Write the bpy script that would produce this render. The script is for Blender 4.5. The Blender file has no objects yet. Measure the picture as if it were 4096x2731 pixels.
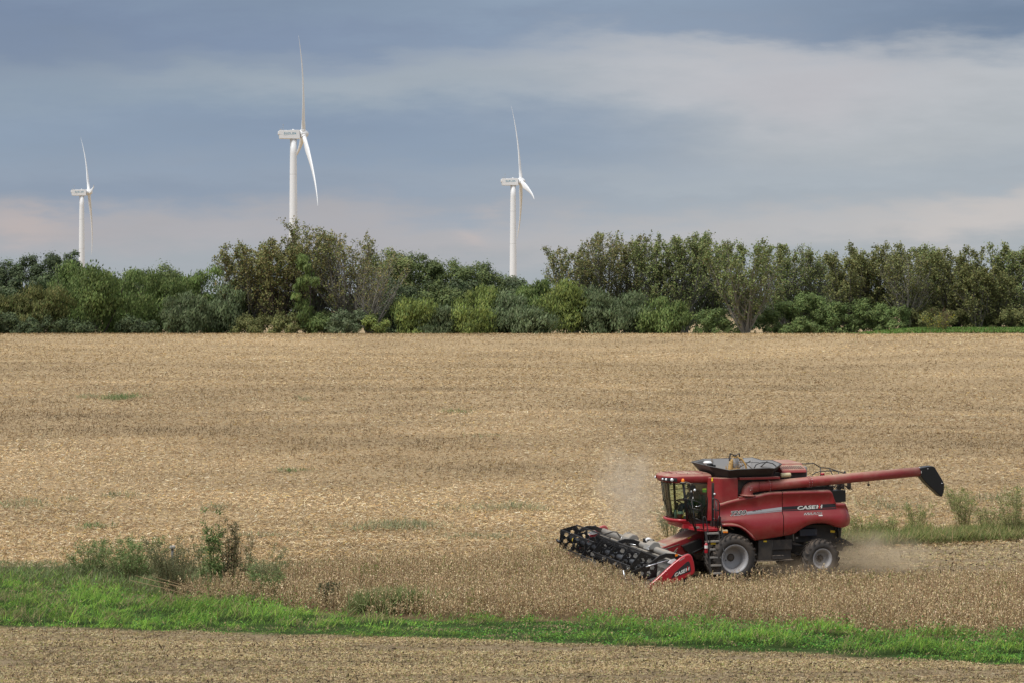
import bpy, bmesh, math, random
import numpy as np
from mathutils import Vector, Matrix

# ------------------------------------------------------------------ camera, sky, sun, exposure
sc = bpy.context.scene
R = math.radians
cam = bpy.data.cameras.new('camera')
camo = bpy.data.objects.new('camera', cam)
sc.collection.objects.link(camo)
camo.location = (0, 0, 11.1)
camo.rotation_euler = (R(90), 0, 0)
cam.sensor_width = 36.0
cam.lens = 36.0 * 1991.1 / 1024.0
cam.shift_y = -31.0 / 1024.0
cam.clip_start = 1.0
cam.clip_end = 20000.0
sc.camera = camo
sc.view_settings.view_transform = 'Standard'
sc.view_settings.look = 'None'
sc.view_settings.exposure = 0.0
sc.view_settings.gamma = 1.0

SUN_DIR = Vector((-0.50, -0.42, 1.0)).normalized()      # towards the sun: upper left, behind the camera
sun = bpy.data.lights.new('sun', 'SUN')
sun.energy = 3.0
sun.angle = R(18)
sun.color = (1.0, 0.975, 0.925)
suno = bpy.data.objects.new('sun', sun)
sc.collection.objects.link(suno)
suno.rotation_euler = (-SUN_DIR).to_track_quat('-Z', 'Y').to_euler()
suno.location = (0, 0, 60)

world = bpy.data.worlds.new('World')
sc.world = world
world.use_nodes = True
W = world.node_tree
W.nodes.clear()

class NT:
    """small helper to write node trees as expressions"""
    def __init__(s, nt): s.nt = nt
    def n(s, t, **kw):
        nd = s.nt.nodes.new(t)
        for k, v in kw.items(): setattr(nd, k, v)
        return nd
    def put(s, sock, v):
        if isinstance(v, bpy.types.NodeSocket): s.nt.links.new(v, sock)
        elif v is not None: sock.default_value = v
    def m(s, op, a, b=None, c=None, clamp=False):
        nd = s.n('ShaderNodeMath', operation=op); nd.use_clamp = clamp
        s.put(nd.inputs[0], a)
        if b is not None: s.put(nd.inputs[1], b)
        if c is not None: s.put(nd.inputs[2], c)
        return nd.outputs[0]
    def noise(s, vec, scale, detail=3.0, rough=0.55, out=0):
        nd = s.n('ShaderNodeTexNoise')
        s.put(nd.inputs['Vector'], vec); nd.inputs['Scale'].default_value = scale
        nd.inputs['Detail'].default_value = detail; nd.inputs['Roughness'].default_value = rough
        return nd.outputs[out]
    def ramp(s, fac, stops, interp='LINEAR'):
        nd = s.n('ShaderNodeValToRGB'); cr = nd.color_ramp; cr.interpolation = interp
        while len(cr.elements) < len(stops): cr.elements.new(0.5)
        for e, (p, c) in zip(cr.elements, stops):
            e.position = p
            e.color = (c[0], c[1], c[2], 1) if hasattr(c, '__len__') else (c, c, c, 1)
        s.put(nd.inputs[0], fac)
        return nd.outputs[0]
    def mix(s, f, a, b, mode='MIX'):
        nd = s.n('ShaderNodeMix', data_type='RGBA', blend_type=mode)
        s.put(nd.inputs[0], f)
        for i, v in ((6, a), (7, b)):
            if isinstance(v, (tuple, list)): v = (v[0], v[1], v[2], 1)
            s.put(nd.inputs[i], v)
        return nd.outputs[2]
    def vec(s, x, y, z):
        nd = s.n('ShaderNodeCombineXYZ')
        s.put(nd.inputs[0], x); s.put(nd.inputs[1], y); s.put(nd.inputs[2], z)
        return nd.outputs[0]
    def smooth(s, v, a, b, lo=0.0, hi=1.0):
        nd = s.n('ShaderNodeMapRange', interpolation_type='SMOOTHSTEP')
        s.put(nd.inputs[0], v); s.put(nd.inputs[1], a); s.put(nd.inputs[2], b)
        s.put(nd.inputs[3], lo); s.put(nd.inputs[4], hi)
        return nd.outputs[0]

def srgb(r, g, b):
    f = lambda c: (c / 255.0 / 12.92) if c / 255.0 <= 0.04045 else ((c / 255.0 + 0.055) / 1.055) ** 2.4
    return (f(r), f(g), f(b))

def build_sky():
    t = NT(W)
    tc = t.n('ShaderNodeTexCoord')
    sep = t.n('ShaderNodeSeparateXYZ'); t.put(sep.inputs[0], tc.outputs['Generated'])
    x, y, z = sep.outputs
    ay = t.m('MAXIMUM', t.m('ABSOLUTE', y), 0.15)
    u = t.m('DIVIDE', x, ay)
    v = t.m('DIVIDE', z, ay)
    big = t.noise(t.vec(t.m('MULTIPLY', u, 5.0), y, t.m('MULTIPLY', v, 17.0)), 1.0, 4, 0.55)
    fine = t.noise(t.vec(t.m('MULTIPLY', u, 15.0), t.m('ADD', y, 3.0), t.m('MULTIPLY', v, 62.0)), 1.0, 5, 0.62)
    warp = t.m('ADD', t.m('MULTIPLY', t.m('SUBTRACT', big, 0.5), 0.062), t.m('MULTIPLY', t.m('SUBTRACT', fine, 0.5), 0.030))
    vv = t.m('ADD', v, warp)
    f = t.m('MULTIPLY', vv, 5.0, clamp=True)           # v 0 .. 0.2
    left = t.ramp(f, [(0.0, srgb(169, 177, 183)), (0.10, srgb(169, 176, 183)), (0.20, srgb(176, 175, 180)), (0.30, srgb(151, 164, 181)),
                      (0.46, srgb(145, 162, 182)), (0.54, srgb(150, 166, 182)), (0.60, srgb(155, 169, 183)), (0.655, srgb(144, 159, 179)),
                      (0.71, srgb(130, 147, 173)), (0.80, srgb(130, 148, 171)), (1.0, srgb(143, 158, 177))], 'EASE')
    right = t.ramp(f, [(0.0, srgb(169, 178, 184)), (0.14, srgb(171, 179, 185)), (0.22, srgb(188, 188, 190)), (0.30, srgb(169, 178, 187)),
                       (0.44, srgb(179, 185, 191)), (0.58, srgb(189, 193, 198)), (0.645, srgb(177, 184, 192)),
                       (0.70, srgb(137, 153, 175)), (0.82, srgb(133, 150, 173)), (1.0, srgb(147, 162, 181))], 'EASE')
    lr = t.smooth(t.m('ADD', u, t.m('MULTIPLY', t.m('SUBTRACT', big, 0.5), 0.30)), -0.11, 0.20)
    col = t.mix(lr, left, right)
    # darker blue patch, upper left, and paler blue break in the top middle
    def blob(cu, cv, ru, rv):
        a = t.m('DIVIDE', t.m('SUBTRACT', t.m('ADD', u, t.m('MULTIPLY', warp, 1.2)), cu), ru)
        b = t.m('DIVIDE', t.m('SUBTRACT', vv, cv), rv)
        d = t.m('ADD', t.m('MULTIPLY', a, a), t.m('MULTIPLY', b, b))
        return t.m('POWER', 2.718, t.m('MULTIPLY', d, -1.0))
    def add(col, b, c, k): return t.mix(t.m('MULTIPLY', b, k), col, c)
    col = add(col, blob(-0.26, 0.132, 0.10, 0.022), srgb(121, 138, 164), 0.8)
    col = add(col, blob(0.25, 0.141, 0.10, 0.014), srgb(115, 134, 159), 0.9)
    col = add(col, blob(0.03, 0.152, 0.09, 0.014), srgb(147, 165, 185), 0.8)
    col = add(col, blob(0.09, 0.119, 0.085, 0.012), srgb(196, 196, 200), 0.9)
    col = add(col, blob(0.15, 0.113, 0.05, 0.016), srgb(190, 188, 193), 0.7)
    col = add(col, blob(-0.045, 0.117, 0.12, 0.0075), srgb(163, 174, 185), 0.75)
    col = add(col, blob(-0.10, 0.090, 0.12, 0.014), srgb(133, 151, 176), 0.65)
    col = add(col, blob(0.00, 0.078, 0.09, 0.013), srgb(139, 157, 179), 0.6)
    col = add(col, blob(-0.20, 0.060, 0.10, 0.010), srgb(138, 154, 176), 0.6)
    col = add(col, blob(-0.245, 0.043, 0.028, 0.0065), srgb(198, 183, 178), 0.6)
    col = add(col, blob(-0.012, 0.044, 0.008, 0.007), srgb(198, 187, 185), 0.6)
    col = add(col, blob(0.235, 0.046, 0.05, 0.007), srgb(204, 198, 195), 0.75)
    col = add(col, blob(0.14, 0.066, 0.14, 0.006), srgb(173, 182, 191), 0.6)
    grain = t.m('ADD', 0.92, t.m('MULTIPLY', fine, 0.16))
    gc = t.n('ShaderNodeCombineColor'); [t.put(gc.inputs[i], grain) for i in range(3)]
    col = t.mix(1.0, col, gc.outputs[0], 'MULTIPLY')
    bw = t.n('ShaderNodeRGBToBW'); t.put(bw.inputs[0], col); gc2 = t.n('ShaderNodeCombineColor'); [t.put(gc2.inputs[i], bw.outputs[0]) for i in range(3)]
    col = t.mix(0.05, col, gc2.outputs[0])
    # brighter cloud deck overhead (outside the photograph, it lights the land)
    over = t.smooth(z, 0.22, 0.7)
    deck = t.mix(t.noise(tc.outputs['Generated'], 3.0, 4), (0.95, 0.98, 1.04), (1.40, 1.41, 1.44))
    col = t.mix(over, col, deck)
    sky = t.n('ShaderNodeTexSky', sky_type='NISHITA')
    sky.sun_disc = False
    sky.sun_elevation = math.asin(SUN_DIR.z)
    sky.sun_rotation = math.atan2(SUN_DIR.x, SUN_DIR.y)
    skyc = t.mix(1.0, sky.outputs[0], (0.05, 0.05, 0.05), 'MULTIPLY')
    mixc = t.mix(0.05, col, skyc)
    bg = t.n('ShaderNodeBackground'); t.put(bg.inputs[0], mixc); bg.inputs[1].default_value = 1.0
    out = t.n('ShaderNodeOutputWorld'); t.put(out.inputs[0], bg.outputs[0])
build_sky()
world.cycles.sampling_method = 'MANUAL'
world.cycles.sample_map_resolution = 512
sc.cycles.max_bounces = 6
sc.cycles.transparent_max_bounces = 12
sc.cycles.volume_bounces = 1
sc.cycles.volume_step_rate = 1.0

# ------------------------------------------------------------------ helpers
col = sc.collection
def tag(o, label=None, cat=None, group=None, kind=None):
    if label: o['label'] = label
    if cat: o['category'] = cat
    if group: o['group'] = group
    if kind: o['kind'] = kind
    return o
def empty(name, loc=(0, 0, 0), rz=0.0):
    o = bpy.data.objects.new(name, None)
    o.location = loc; o.rotation_euler = (0, 0, rz); o.empty_display_size = 0.3
    col.objects.link(o)
    return o

def principled(name, color, rough=0.5, metal=0.0, spec=0.5, coat=0.0):
    m = bpy.data.materials.new(name); m.use_nodes = True
    b = m.node_tree.nodes['Principled BSDF']
    b.inputs['Base Color'].default_value = (*color, 1)
    b.inputs['Roughness'].default_value = rough
    b.inputs['Metallic'].default_value = metal
    b.inputs['Specular IOR Level'].default_value = spec
    b.inputs['Coat Weight'].default_value = coat
    return m
def dusty(name, color, dust=(0.36, 0.27, 0.19), rough=0.4, metal=0.0, spec=0.5, top=0.45, low=0.0, scale=2.5, all_over=0.05, coat=0.0):
    """paint with field dust: it lies on upward faces and in blotches; low > 0 adds mud towards the ground of the part"""
    m = principled(name, color, rough, metal, spec, coat)
    t = NT(m.node_tree); b = m.node_tree.nodes['Principled BSDF']
    tc = t.n('ShaderNodeTexCoord'); g = t.n('ShaderNodeNewGeometry')
    sep = t.n('ShaderNodeSeparateXYZ'); t.put(sep.inputs[0], g.outputs['Normal'])
    nz = t.noise(tc.outputs['Object'], scale, 5, 0.65)
    nf = t.noise(tc.outputs['Object'], scale * 11, 3, 0.6)
    up = t.smooth(sep.outputs[2], 0.25, 0.95)
    blot = t.smooth(nz, 0.42, 0.68)
    f = t.m('MULTIPLY', up, t.m('ADD', top * 0.55, t.m('MULTIPLY', blot, top * 0.6)))
    f = t.m('ADD', f, t.m('MULTIPLY', blot, all_over * 1.6))
    f = t.m('ADD', f, t.m('MULTIPLY', nf, all_over), clamp=True)
    t.put(b.inputs['Base Color'], t.mix(f, color, dust))
    t.put(b.inputs['Roughness'], t.m('ADD', rough, t.m('MULTIPLY', f, 0.5), clamp=True))
    return m
def vcol(name, rough=0.8, spec=0.2, trans=0.0, noise=None):
    m = principled(name, (0.5, 0.5, 0.5), rough, 0, spec)
    t = NT(m.node_tree); b = m.node_tree.nodes['Principled BSDF']
    a = t.n('ShaderNodeAttribute', attribute_name='Col')
    c = a.outputs['Color']
    t.put(b.inputs['Base Color'], c)
    if trans > 0:
        tr = t.n('ShaderNodeBsdfTranslucent'); t.put(tr.inputs[0], c)
        mx = t.n('ShaderNodeMixShader'); mx.inputs[0].default_value = trans
        t.put(mx.inputs[1], b.outputs[0]); t.put(mx.inputs[2], tr.outputs[0])
        out = [n for n in m.node_tree.nodes if n.type == 'OUTPUT_MATERIAL'][0]
        t.put(out.inputs[0], mx.outputs[0])
    return m

RED = (0.24, 0.008, 0.014)
M = {
 'red': dusty('red_paint', RED, rough=0.36, coat=0.2, top=0.7, all_over=0.055, scale=1.3),
 'red_roof': dusty('red_roof_paint', RED, rough=0.4, top=0.75, all_over=0.05, scale=2.0),
 'red_tube': dusty('red_tube_paint', RED, rough=0.40, top=0.6, all_over=0.15, scale=0.7),
 'red_clean': dusty('red_end_paint', (0.36, 0.008, 0.02), rough=0.33, coat=0.2, top=0.15, all_over=0.02),
 'black': dusty('black_paint', (0.009, 0.009, 0.010), rough=0.36, top=0.05, all_over=0.004),
 'blackdust': dusty('dusty_black_metal', (0.018, 0.018, 0.019), rough=0.55, top=0.45, all_over=0.05),
 'chassis': dusty('chassis_metal', (0.014, 0.014, 0.016), rough=0.6, top=0.4, all_over=0.06),
 'rubber': dusty('tyre_rubber', (0.028, 0.028, 0.029), dust=(0.20, 0.15, 0.11), rough=0.8, spec=0.25, top=0.35, all_over=0.13, scale=1.4),
 'rim': dusty('rim_paint', (0.30, 0.305, 0.325), dust=(0.24, 0.19, 0.145), rough=0.42, top=0.5, all_over=0.16, scale=1.2),
 'hub': dusty('hub_metal', (0.05, 0.045, 0.042), rough=0.6, top=0.4, all_over=0.2),
 'tank': dusty('tank_steel', (0.016, 0.016, 0.018), dust=(0.2, 0.19, 0.18), rough=0.5, top=0.5, all_over=0.05, scale=1.2),
 'tank_in': dusty('tank_inside_steel', (0.17, 0.17, 0.175), dust=(0.24, 0.22, 0.19), rough=0.55, top=0.3, all_over=0.1),
 'greydust': dusty('dusty_grey_metal', (0.20, 0.195, 0.185), dust=(0.36, 0.30, 0.23), rough=0.6, top=0.6, all_over=0.12),
 'step': dusty('step_metal', (0.16, 0.155, 0.15), dust=(0.33, 0.28, 0.22), rough=0.6, top=0.6, all_over=0.1),
 'silver': principled('bright_steel', (0.62, 0.63, 0.65), 0.25, 0.9),
 'white': dusty('white_paint', (0.72, 0.73, 0.74), rough=0.4, top=0.1, all_over=0.03),
 'cream': dusty('cream_plastic', (0.55, 0.47, 0.28), rough=0.4, top=0.2, all_over=0.05),
 'amber': principled('amber_plastic', (0.85, 0.22, 0.01), 0.25),
 'yellow': principled('yellow_sticker', (0.75, 0.52, 0.02), 0.5),
 'lime': principled('lime_sticker', (0.45, 0.65, 0.04), 0.5),
 'lamp': principled('lamp_glass', (0.75, 0.78, 0.82), 0.1, 0.0, 0.8),
 'decal_w': principled('white_decal', (0.66, 0.65, 0.62), 0.45),
 'decal_k': principled('black_decal', (0.02, 0.02, 0.024), 0.4),
 'decal_r': principled('red_decal', (0.60, 0.02, 0.02), 0.4),
 'decal_s': principled('silver_decal', (0.42, 0.44, 0.46), 0.4),
 'grain': dusty('grain', (0.36, 0.225, 0.075), rough=0.8, top=0.0, all_over=0.1),
 'skin': principled('skin', (0.42, 0.24, 0.17), 0.6),
 'shirt': principled('dark_shirt', (0.05, 0.085, 0.09), 0.8),
 'denim': principled('denim', (0.05, 0.075, 0.13), 0.85),
 'cap': principled('cap_cloth', (0.03, 0.03, 0.035), 0.8),
 'seat': principled('seat_cloth', (0.035, 0.036, 0.035), 0.85),
 'gtrim': principled('cab_trim', (0.13, 0.15, 0.135), 0.8),
 'jug_red': principled('jug_red', (0.20, 0.02, 0.02), 0.5),
 'jug_white': principled('jug_white', (0.55, 0.72, 0.68), 0.5),
 'bottle': principled('bottle_plastic', (0.40, 0.58, 0.55), 0.3),
 'turb': dusty('turbine_white', (0.71, 0.72, 0.735), dust=(0.55, 0.54, 0.52), rough=0.4, top=0.05, all_over=0.035, scale=0.25),
 'turb_grey': principled('turbine_grey', (0.35, 0.35, 0.35), 0.6),
 'turb_seam': principled('turbine_seam', (0.12, 0.12, 0.13), 0.7),
 'turb_text': principled('turbine_lettering', (0.10, 0.27, 0.36), 0.5),
 'bark': dusty('grey_bark', (0.11, 0.10, 0.085), dust=(0.22, 0.21, 0.185), rough=0.95, spec=0.1, top=0.0, all_over=0.35, scale=0.9),
 'bark_dark': dusty('dark_bark', (0.06, 0.05, 0.042), dust=(0.12, 0.10, 0.085), rough=0.95, spec=0.1, top=0.0, all_over=0.3, scale=0.9),
 'bark_pale': dusty('pale_bark', (0.25, 0.235, 0.205), dust=(0.18, 0.165, 0.14), rough=0.95, spec=0.1, top=0.0, all_over=0.3, scale=0.9),
 'leaf': vcol('leaves', 0.7, 0.2, 0.2),
 'husk': vcol('corn_husk', 0.85, 0.12, 0.12),
 'blade': vcol('grass_blades', 0.7, 0.2, 0.30),
 'bean': vcol('dry_bean_plants', 0.9, 0.1, 0.15),
 'concrete': dusty('concrete', (0.30, 0.29, 0.27), rough=0.9, top=0.1, all_over=0.1),
}
def glass_mat(name, tint, gl=0.16):
    m = bpy.data.materials.new(name); m.use_nodes = True
    t = NT(m.node_tree); m.node_tree.nodes.clear()
    tr = t.n('ShaderNodeBsdfTransparent'); tr.inputs[0].default_value = (*tint, 1)
    g = t.n('ShaderNodeBsdfGlossy'); g.inputs['Roughness'].default_value = 0.03; g.inputs[0].default_value = (0.9, 0.95, 0.95, 1)
    fr = t.n('ShaderNodeFresnel'); fr.inputs[0].default_value = 1.5
    f = t.m('ADD', t.m('MULTIPLY', fr.outputs[0], 0.9), gl * 0.2, clamp=True)
    mx = t.n('ShaderNodeMixShader'); t.put(mx.inputs[0], f); t.put(mx.inputs[1], tr.outputs[0]); t.put(mx.inputs[2], g.outputs[0])
    out = t.n('ShaderNodeOutputMaterial'); t.put(out.inputs[0], mx.outputs[0])
    return m
M['glass'] = glass_mat('cab_glass', (0.84, 0.96, 0.78))
M['glass_dark'] = glass_mat('cab_side_glass', (0.80, 0.88, 0.82))

class MB:
    """collects shapes, builds ONE mesh object"""
    def __init__(s): s.v = []; s.f = []; s.sm = []
    def add(s, vs, fs, smooth=False):
        o = len(s.v)
        s.v += [tuple(p) for p in vs]
        for f in fs: s.f.append([i + o for i in f]); s.sm.append(smooth)
    def box(s, c, d, rot=None):
        hx, hy, hz = d[0] / 2, d[1] / 2, d[2] / 2
        vs = [Vector((x, y, z)) for z in (-hz, hz) for y in (-hy, hy) for x in (-hx, hx)]
        if rot is not None: vs = [rot @ p for p in vs]
        vs = [(p.x + c[0], p.y + c[1], p.z + c[2]) for p in vs]
        s.add(vs, [(0, 2, 3, 1), (4, 5, 7, 6), (0, 1, 5, 4), (2, 6, 7, 3), (0, 4, 6, 2), (1, 3, 7, 5)])
        return s
    def hexa(s, b, t):
        s.add(list(b) + list(t), [(3, 2, 1, 0), (4, 5, 6, 7), (0, 1, 5, 4), (1, 2, 6, 5), (2, 3, 7, 6), (3, 0, 4, 7)])
        return s
    def beam(s, a, b, w, h):
        a = Vector(a); b = Vector(b); d = (b - a)
        q = d.to_track_quat('X', 'Z').to_matrix()
        return s.box((a + b) / 2, (d.length, w, h), q)
    def prism(s, poly, axis, a0, a1):
        """poly: 2D outline. axis 'Y': (x,z) ; 'X': (y,z) ; 'Z': (x,y)"""
        def P(p, a): return {'Y': (p[0], a, p[1]), 'X': (a, p[0], p[1]), 'Z': (p[0], p[1], a)}[axis]
        n = len(poly)
        ar = sum(poly[i][0] * poly[(i + 1) % n][1] - poly[(i + 1) % n][0] * poly[i][1] for i in range(n))
        vs = [P(p, a0) for p in poly] + [P(p, a1) for p in poly]
        fs = [list(range(n))[::-1], list(range(n, 2 * n))] + [(i, (i + 1) % n, n + (i + 1) % n, n + i) for i in range(n)]
        flip = (ar < 0) ^ (a1 < a0) ^ (axis == 'Y')
        if flip: fs = [list(f)[::-1] for f in fs]
        s.add(vs, fs)
        return s
    def tube(s, pts, r, n=8, caps=True, smooth=True):
        pts = [Vector(p) for p in pts]
        rs = r if hasattr(r, '__len__') else [r] * len(pts)
        rings = []; prev = None
        for i, p in enumerate(pts):
            d = (pts[min(i + 1, len(pts) - 1)] - pts[max(i - 1, 0)])
            if d.length < 1e-9: d = Vector((0, 0, 1))
            d.normalize()
            if prev is None:
                ref = Vector((0, 0, 1)) if abs(d.z) < 0.9 else Vector((1, 0, 0))
                a = d.cross(ref).normalized()
            else:
                a = (prev - d * prev.dot(d))
                a = a.normalized() if a.length > 1e-6 else d.orthogonal().normalized()
            prev = a; b = d.cross(a)
            rings.append([p + (a * math.cos(2 * math.pi * k / n) + b * math.sin(2 * math.pi * k / n)) * rs[i] for k in range(n)])
        vs = [q for ring in rings for q in ring]
        fs = [(i * n + k, i * n + (k + 1) % n, (i + 1) * n + (k + 1) % n, (i + 1) * n + k) for i in range(len(pts) - 1) for k in range(n)]
        s.add(vs, fs, smooth)
        if caps: s.add(vs[:n], [list(range(n))[::-1]]); s.add(vs[-n:], [list(range(n))])
        return s
    def lathe(s, prof, c, axis, n=32, smooth=True, closed=False):
        """prof: list of (radius, along axis)"""
        ax = Vector(axis).normalized(); a = ax.orthogonal().normalized(); b = ax.cross(a); c = Vector(c)
        vs = []
        for r, h in prof:
            for k in range(n):
                t = 2 * math.pi * k / n
                vs.append(c + ax * h + (a * math.cos(t) + b * math.sin(t)) * r)
        m = len(prof); fs = []
        for i in range(m if closed else m - 1):
            j = (i + 1) % m
            for k in range(n):
                fs.append((i * n + k, i * n + (k + 1) % n, j * n + (k + 1) % n, j * n + k))
        s.add(vs, fs, smooth)
        return s
    def ball(s, c, r, nu=12, nv=8):
        r = r if hasattr(r, '__len__') else (r, r, r)
        vs = []; fs = []
        for i in range(nv + 1):
            ph = math.pi * i / nv
            for k in range(nu):
                t = 2 * math.pi * k / nu
                vs.append((c[0] + r[0] * math.sin(ph) * math.cos(t), c[1] + r[1] * math.sin(ph) * math.sin(t), c[2] - r[2] * math.cos(ph)))
        for i in range(nv):
            for k in range(nu):
                fs.append((i * nu + k, i * nu + (k + 1) % nu, (i + 1) * nu + (k + 1) % nu, (i + 1) * nu + k))
        s.add(vs, fs, True)
        return s
    def grid(s, rows, smooth=True):
        n = len(rows[0]); vs = [p for r in rows for p in r]
        fs = [(i * n + k, i * n + k + 1, (i + 1) * n + k + 1, (i + 1) * n + k) for i in range(len(rows) - 1) for k in range(n - 1)]
        s.add(vs, fs, smooth)
        return s
    def build(s, name, mat, parent=None, bevel=0.0, seg=2, thick=0.0):
        me = bpy.data.meshes.new(name)
        me.from_pydata(s.v, [], s.f)
        me.polygons.foreach_set('use_smooth', s.sm)
        bm = bmesh.new(); bm.from_mesh(me)
        bmesh.ops.remove_doubles(bm, verts=bm.verts, dist=1e-5)
        bmesh.ops.recalc_face_normals(bm, faces=bm.faces)
        bm.to_mesh(me); bm.free()
        me.materials.append(mat); me.update()
        o = bpy.data.objects.new(name, me); col.objects.link(o)
        if parent is not None: o.parent = parent
        if thick:
            md = o.modifiers.new('solidify', 'SOLIDIFY'); md.thickness = thick; md.offset = -1
        if bevel:
            md = o.modifiers.new('bevel', 'BEVEL'); md.width = bevel; md.segments = seg; md.limit_method = 'ANGLE'; md.angle_limit = R(35)
            md.harden_normals = False
        return o

def separate(o, name=None):
    """make each loose piece of a small part an object of its own under the same parent"""
    me = o.data; n = len(me.vertices); up = list(range(n))
    def find(a):
        while up[a] != a: up[a] = up[up[a]]; a = up[a]
        return a
    for e in me.edges:
        a, b = find(e.vertices[0]), find(e.vertices[1])
        if a != b: up[a] = b
    groups = {}
    for p in me.polygons: groups.setdefault(find(p.vertices[0]), []).append(p)
    nm = name or o.name.split('.')[0]; par = o.parent; mat = me.materials[0]; loc = o.location.copy()
    for ps in groups.values():
        ids = {}; vs = []; fs = []
        for p in ps:
            f = []
            for v in p.vertices:
                if v not in ids: ids[v] = len(vs); vs.append(tuple(me.vertices[v].co))
                f.append(ids[v])
            fs.append(f)
        m2 = bpy.data.meshes.new(nm); m2.from_pydata(vs, [], fs); m2.polygons.foreach_set('use_smooth', [p.use_smooth for p in ps]); m2.materials.append(mat); m2.update()
        q = bpy.data.objects.new(nm, m2); col.objects.link(q); q.parent = par; q.location = loc
    bpy.data.objects.remove(o); bpy.data.meshes.remove(me)
def fastmesh(name, V, C, mat, parent=None, nv=4, smooth=False):
    """V: (n, nv, 3) array of separate polygons, C: (n, 3) colours -> one mesh object"""
    V = np.ascontiguousarray(V, dtype=np.float32); n = V.shape[0]
    me = bpy.data.meshes.new(name)
    me.vertices.add(n * nv); me.vertices.foreach_set('co', V.reshape(-1))
    me.loops.add(n * nv); me.loops.foreach_set('vertex_index', np.arange(n * nv, dtype=np.int32))
    me.polygons.add(n); me.polygons.foreach_set('loop_start', np.arange(0, n * nv, nv, dtype=np.int32))
    me.update(calc_edges=True)
    at = me.color_attributes.new('Col', 'FLOAT_COLOR', 'POINT')
    cc = np.ones((n, nv, 4), dtype=np.float32); cc[:, :, :3] = np.asarray(C, dtype=np.float32)[:, None, :]
    at.data.foreach_set('color', cc.reshape(-1))
    me.materials.append(mat)
    o = bpy.data.objects.new(name, me); col.objects.link(o)
    if parent is not None: o.parent = parent
    return o
def norm(a): return a / np.maximum(np.linalg.norm(a, axis=-1, keepdims=True), 1e-9)
def cards(C, T, N, L, Wd, kite=False):
    """C centres, T length directions, N rough normals -> quads"""
    B = norm(np.cross(N, T)); L = np.asarray(L)[:, None] / 2; Wd = np.asarray(Wd)[:, None] / 2
    if kite: return np.stack([C - T * L, C + B * Wd + T * L * 0.1, C + T * L, C - B * Wd + T * L * 0.1], 1)
    return np.stack([C - T * L - B * Wd, C - T * L + B * Wd, C + T * L + B * Wd, C + T * L - B * Wd], 1)
def jitter_col(base, n, rng, v=0.22, hue=0.06):
    base = np.asarray(base, dtype=float)
    k = 1 + rng.uniform(-v, v, (n, 1))
    h = 1 + rng.normal(0, hue, (n, 3))
    return np.clip(base * k * h, 0.003, 0.95)
def pick_col(cols, wts, n, rng, v=0.2, hue=0.05):
    cols = np.asarray(cols); wts = np.asarray(wts, dtype=float); wts /= wts.sum()
    b = cols[rng.choice(len(cols), n, p=wts)]
    return np.clip(b * (1 + rng.uniform(-v, v, (n, 1))) * (1 + rng.normal(0, hue, (n, 3))), 0.003, 0.95)

def text_mesh(body, size, weight=0.0, shear=0.0, space=1.0):
    """outline of a word as (verts, faces) in the x,y plane, baseline at 0, starting at x = 0"""
    cu = bpy.data.curves.new('word', 'FONT'); cu.body = body; cu.size = size; cu.offset = weight; cu.shear = shear
    cu.space_character = space; cu.resolution_u = 3; cu.fill_mode = 'FRONT'
    ob = bpy.data.objects.new('word', cu); col.objects.link(ob)
    dg = bpy.context.evaluated_depsgraph_get(); dg.update()
    me = bpy.data.meshes.new_from_object(ob.evaluated_get(dg))
    vs = [tuple(v.co) for v in me.vertices]; fs = [tuple(p.vertices) for p in me.polygons]
    bpy.data.objects.remove(ob); bpy.data.curves.remove(cu); bpy.data.meshes.remove(me)
    x0 = min(v[0] for v in vs); w = max(v[0] for v in vs) - x0; h = max(v[1] for v in vs)
    return [(v[0] - x0, v[1], 0) for v in vs], fs, w, h
def put_text(mb, body, frm, to, height, weight=0.0, shear=0.0, surf=None, off=0.006, lift=0.0):
    """lay a word on a side surface from local (x,z) 'frm' to 'to' (baseline), glyph height 'height'; surf(x,z) -> y"""
    vs, fs, w, h = text_mesh(body, 1.0, weight, shear)
    d = Vector((to[0] - frm[0], to[1] - frm[1])); L = d.length; d /= L; n = Vector((0.0, 1.0))
    out = []
    for x, y, _ in vs:
        px = frm[0] + d.x * x * L / w + n.x * y * height / h
        pz = frm[1] + d.y * x * L / w + n.y * y * height / h + lift
        out.append((px, surf(px, pz) + off, pz))
    mb.add(out, fs)
# ------------------------------------------------------------------ terrain
def sst(a, b, x):
    t = np.clip((np.asarray(x, dtype=float) - a) / (b - a), 0, 1); return t * t * (3 - 2 * t)
_rs = np.random.RandomState(5); _lat = _rs.rand(256, 256)
def vnoise(x, y):
    x = np.asarray(x, dtype=float) + 1000.0; y = np.asarray(y, dtype=float) + 1000.0
    i = np.floor(x).astype(int); j = np.floor(y).astype(int); fx = x - i; fy = y - j
    fx = fx * fx * (3 - 2 * fx); fy = fy * fy * (3 - 2 * fy)
    g = lambda a, b: _lat[a % 256, b % 256]
    return (g(i, j) * (1 - fx) + g(i + 1, j) * fx) * (1 - fy) + (g(i, j + 1) * (1 - fx) + g(i + 1, j + 1) * fx) * fy
def fbm(x, y, n=3):
    s = 0.0; a = 0.5
    for k in range(n): s = s + a * vnoise(x * 2 ** k + 17 * k, y * 2 ** k + 31 * k); a *= 0.5
    return s / (1 - 0.5 ** n)
PX, PY = 8.474, 83.52                    # the combine's own origin, heading 15 degrees out of the picture plane
CA, SA = math.cos(R(15)), math.sin(R(15))
def to_combine(x, y): return -CA * (x - PX) - SA * (y - PY), SA * (x - PX) - CA * (y - PY)
def far_edge(x):                          # where the corn stubble begins
    return np.interp(x, [-40, -22, -9.5, -6, 2.2, 8, 16.7, 24.7, 40], [86.5, 86.5, 85.5, 86.2, 88.6, 90.5, 93.4, 96.3, 100.0])
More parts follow.
